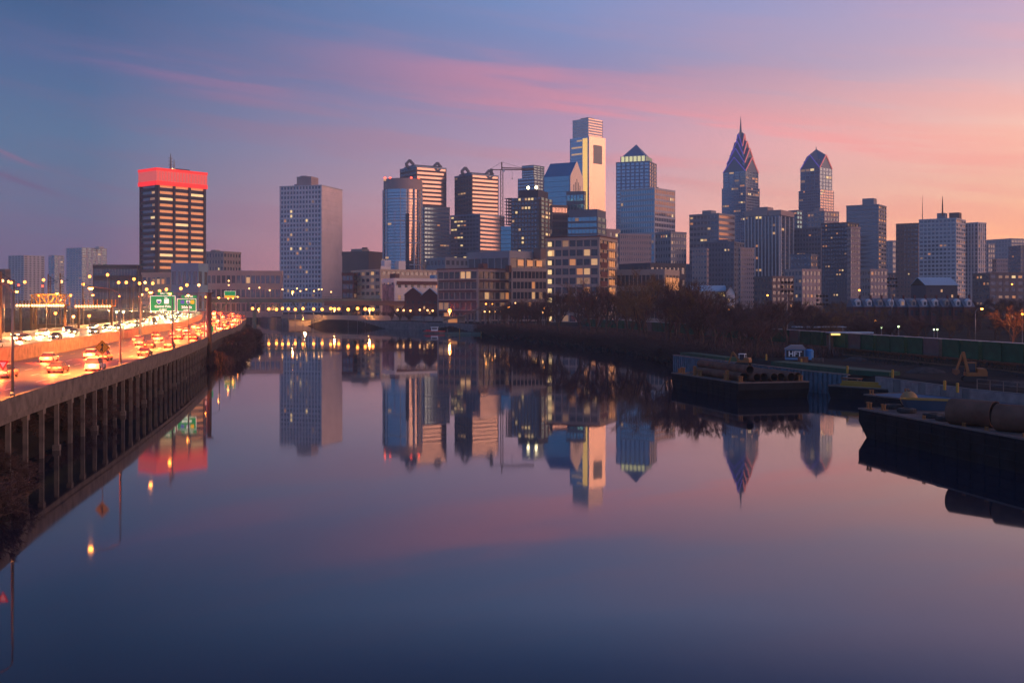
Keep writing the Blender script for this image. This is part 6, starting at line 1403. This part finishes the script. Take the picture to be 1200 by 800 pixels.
# loader with white cab; excavator
def digger(name, label, px, py, Y0, rz, boomup, cabm, s=1.):
    p = G(px, py, 3.6); r0 = thing(name, label, 'excavator', (p.x, p.y, 3.5), rz); r0.scale = (s, s, s)
    for y in (-1.0, 1.0):
        q = MB(); q.prism([(-1.6, .12), (-1.3, 0), (1.3, 0), (1.6, .12), (1.6, .6), (1.3, .8), (-1.3, .8), (-1.6, .6)], 0, .5, Matrix.Translation((0, y + .25, 0)) @ Matrix.Rotation(R(90), 4, 'X')); q.build('track', g('black_rubber'), r0)
    q = MB(); q.box(-1.7, 1.2, -1.1, 1.1, .85, 1.35); q.prism([(-1.75, 1.35), (-.4, 1.35), (-.4, 1.95), (-1.5, 1.95)], 0, 2.1, Matrix.Translation((0, 1.05, 0)) @ Matrix.Rotation(R(90), 4, 'X')); q.build('body', g('orange_paint'), r0)
    q = MB()
    for x in (-.35, .95):
        for y in (-1.05, -.05): q.box(x, x + .1, y, y + .1, 1.36, 2.7)
    q.box(-.42, 1.12, -1.12, .12, 2.7, 2.82); q.build('cab', g(cabm), r0); q = MB(); q.box(-.3, 1.0, -1.0, 0, 1.4, 2.66); q.build('window', g('glass_house'), r0)
    q = MB(); e = (1.6, .5, 4.4) if boomup else (2.4, .5, 3.2); q.bar((.9, .5, 1.4), e, .34, .42); q.build('boom', g('orange_paint'), r0)
    q = MB(); t_ = (e[0] + .9, .5, e[2] - 2.6); q.bar(e, t_, .24, .3); q.build('dipper_arm', g('orange_paint'), r0)
    q = MB(); q.prism([(0, 0), (.8, 0), (.9, -.5), (.4, -.85), (-.1, -.5)], 0, .8, Matrix.Translation((t_[0] - .3, .9, t_[2])) @ Matrix.Rotation(R(90), 4, 'X')); q.build('bucket', g('rust'), r0)
    q = MB(); q.bar((.9, .5, 1.9), (e[0] * .8, .5, e[2] * .75), .12); q.build('hydraulic_ram', g('steel_grey'), r0); return r0
digger('excavator', 'small orange digger with a pale cab behind the pipe barge', 871, 428, 0, R(150), False, 'white_paint', .8)
r0 = digger('excavator', 'orange excavator with a raised boom in front of the green containers', 1141, 446, 0, R(170), True, 'orange_paint', 1.)
q = MB(); q.ball((-1.85, -.9, 1.6), .16); q.build('tail_lamp', g('lamp_red'), r0)

# ------------------------------------------------------------------ dormered row houses and park furniture
rowx = [1000, 1013, 1026, 1039, 1052, 1065, 1078, 1091, 1104, 1117, 1130]
for i, px in enumerate(rowx):
    Y = 430 - i * 1.5; X = (px - CX) / F * Y; w_ = 13 / F * Y * .985; r0 = thing('row_house', f'brick row house with a dormer in the terrace behind the park, {ordn(i)} towards the sunrise', 'house', (X, Y, 8.2), 0, 'dormered row houses behind the park')
    ze, zt_ = 5.6, 9.0; dpt = 9
    q = MB(); q.box(0, w_, 0, dpt, -2, ze); q.build('wall', g('wall_brick'), r0)
    q = MB(); q.poly([(-.02, -.3, ze), (w_ + .02, -.3, ze), (w_ + .02, dpt/2, zt_), (-.02, dpt/2, zt_), (-.02, dpt + .3, ze), (w_ + .02, dpt + .3, ze)], [(0,1,2,3), (3,2,5,4), (0,3,4), (1,5,2), (0,4,5,1)]); q.build('roof', g('wall_slate'), r0)
    q = MB(); a = w_ * .3; b_ = w_ * .7; q.box(a, b_, .4, 3.2, ze + .4, ze + 2.3); q.poly([(a - .15, .3, ze + 2.3), (b_ + .15, .3, ze + 2.3), ((a + b_) / 2, .3, ze + 3.1), (a - .15, 3.4, ze + 2.3), (b_ + .15, 3.4, ze + 2.3), ((a + b_) / 2, 3.4, ze + 3.1)], [(0,1,2), (5,4,3), (0,2,5,3), (1,4,5,2), (0,3,4,1)]); dm = q.build('dormer', g('wall_white') if i % 3 != 2 else g('wall_beige'), r0)
    q = MB(); q.box(a + .35, b_ - .35, .33, .42, ze + .7, ze + 2.0); q.build('window', g('glass_house') if i not in (4,) else g('lit_dim'), dm)
    q = MB(); q.box(w_ - .7, w_ - .1, dpt/2 - .4, dpt/2 + .4, zt_ - .8, zt_ + 1.2); q.build('chimney', g('wall_brick'), r0)
    for u in (.28, .72): q = MB(); q.box(w_ * u - .45, w_ * u + .45, -.06, .05, 2.4, 4.4); q.build('window', g('glass_house'), r0)
def floodlight(px, ytop, Y, label, n=4):
    X, z0 = gnd(px, Y); zt = CH + (HY - ytop) / F * Y - z0; r0 = thing('floodlight_mast', label, 'floodlight', (X, Y, z0)); q = MB(); q.tube([(0, 0, 0), (0, 0, zt)], [.22, .14], 8); q.build('pole', g('steel_grey'), r0)
    q = MB(); 
    for z in (zt - .4, zt - 1.7, zt - 3.0): q.bar((-1.6, 0, z), (1.6, 0, z), .12)
    q.build('crossarm', g('black_steel'), r0)
    for z in (zt - .4, zt - 1.7, zt - 3.0):
        for x in (-1.5, -.5, .5, 1.5): 
            if z == zt - 1.7 and abs(x) < 1: continue
            q = MB(); q.tube([(x, -.1, z), (x, -.5, z - .1)], [.25, .42], 8); q.build('lamp', g('black_steel'), r0)
floodlight(922, 329, 330, 'dark floodlight bank on a mast rising before the ribbed tower')
floodlight(1045, 325, 400, 'dark floodlight bank on a mast above the dormered row houses')
floodlight(963, 345, 350, 'shorter floodlight mast between the two taller ones')
def shelter(px0, px1, ytop, Y, label, lit):
    a = P(px0, ytop, Y); b_ = P(px1, ytop, Y); w_ = b_.x - a.x; z0 = gz(a.x, Y); h = a.z - z0; r0 = thing('platform_shelter', label, 'shelter', (a.x, Y, z0)); q = MB(); q.box(0, w_, 0, 4, h - .3, h); q.build('roof', g('metal_roof'), r0)
    for i in range(4): q = MB(); x = .4 + (w_ - .8) * i / 3; q.box(x - .12, x + .12, 1.8, 2.1, 0, h - .3); q.build('post', g('steel_grey'), r0)
    q = MB(); q.box(.2, w_ - .2, 3.6, 3.8, .3, h - .8); q.build('back_panel', g('wall_brown'), r0)
    if lit: q = MB(); q.box(.3, w_ * .7, -.1, .5, h - .75, h - .35); q.build('light_strip', mat('strip_lit', (.8, .6, .3), .5, emit=(1, .6, .15), es=1.6, var=0), r0)
shelter(932, 992, 382.5, 300, 'flat roofed shelter behind the green containers', False)
shelter(973, 1024, 389.0, 262, 'platform shelter with a glowing yellow strip just over the green containers', True)
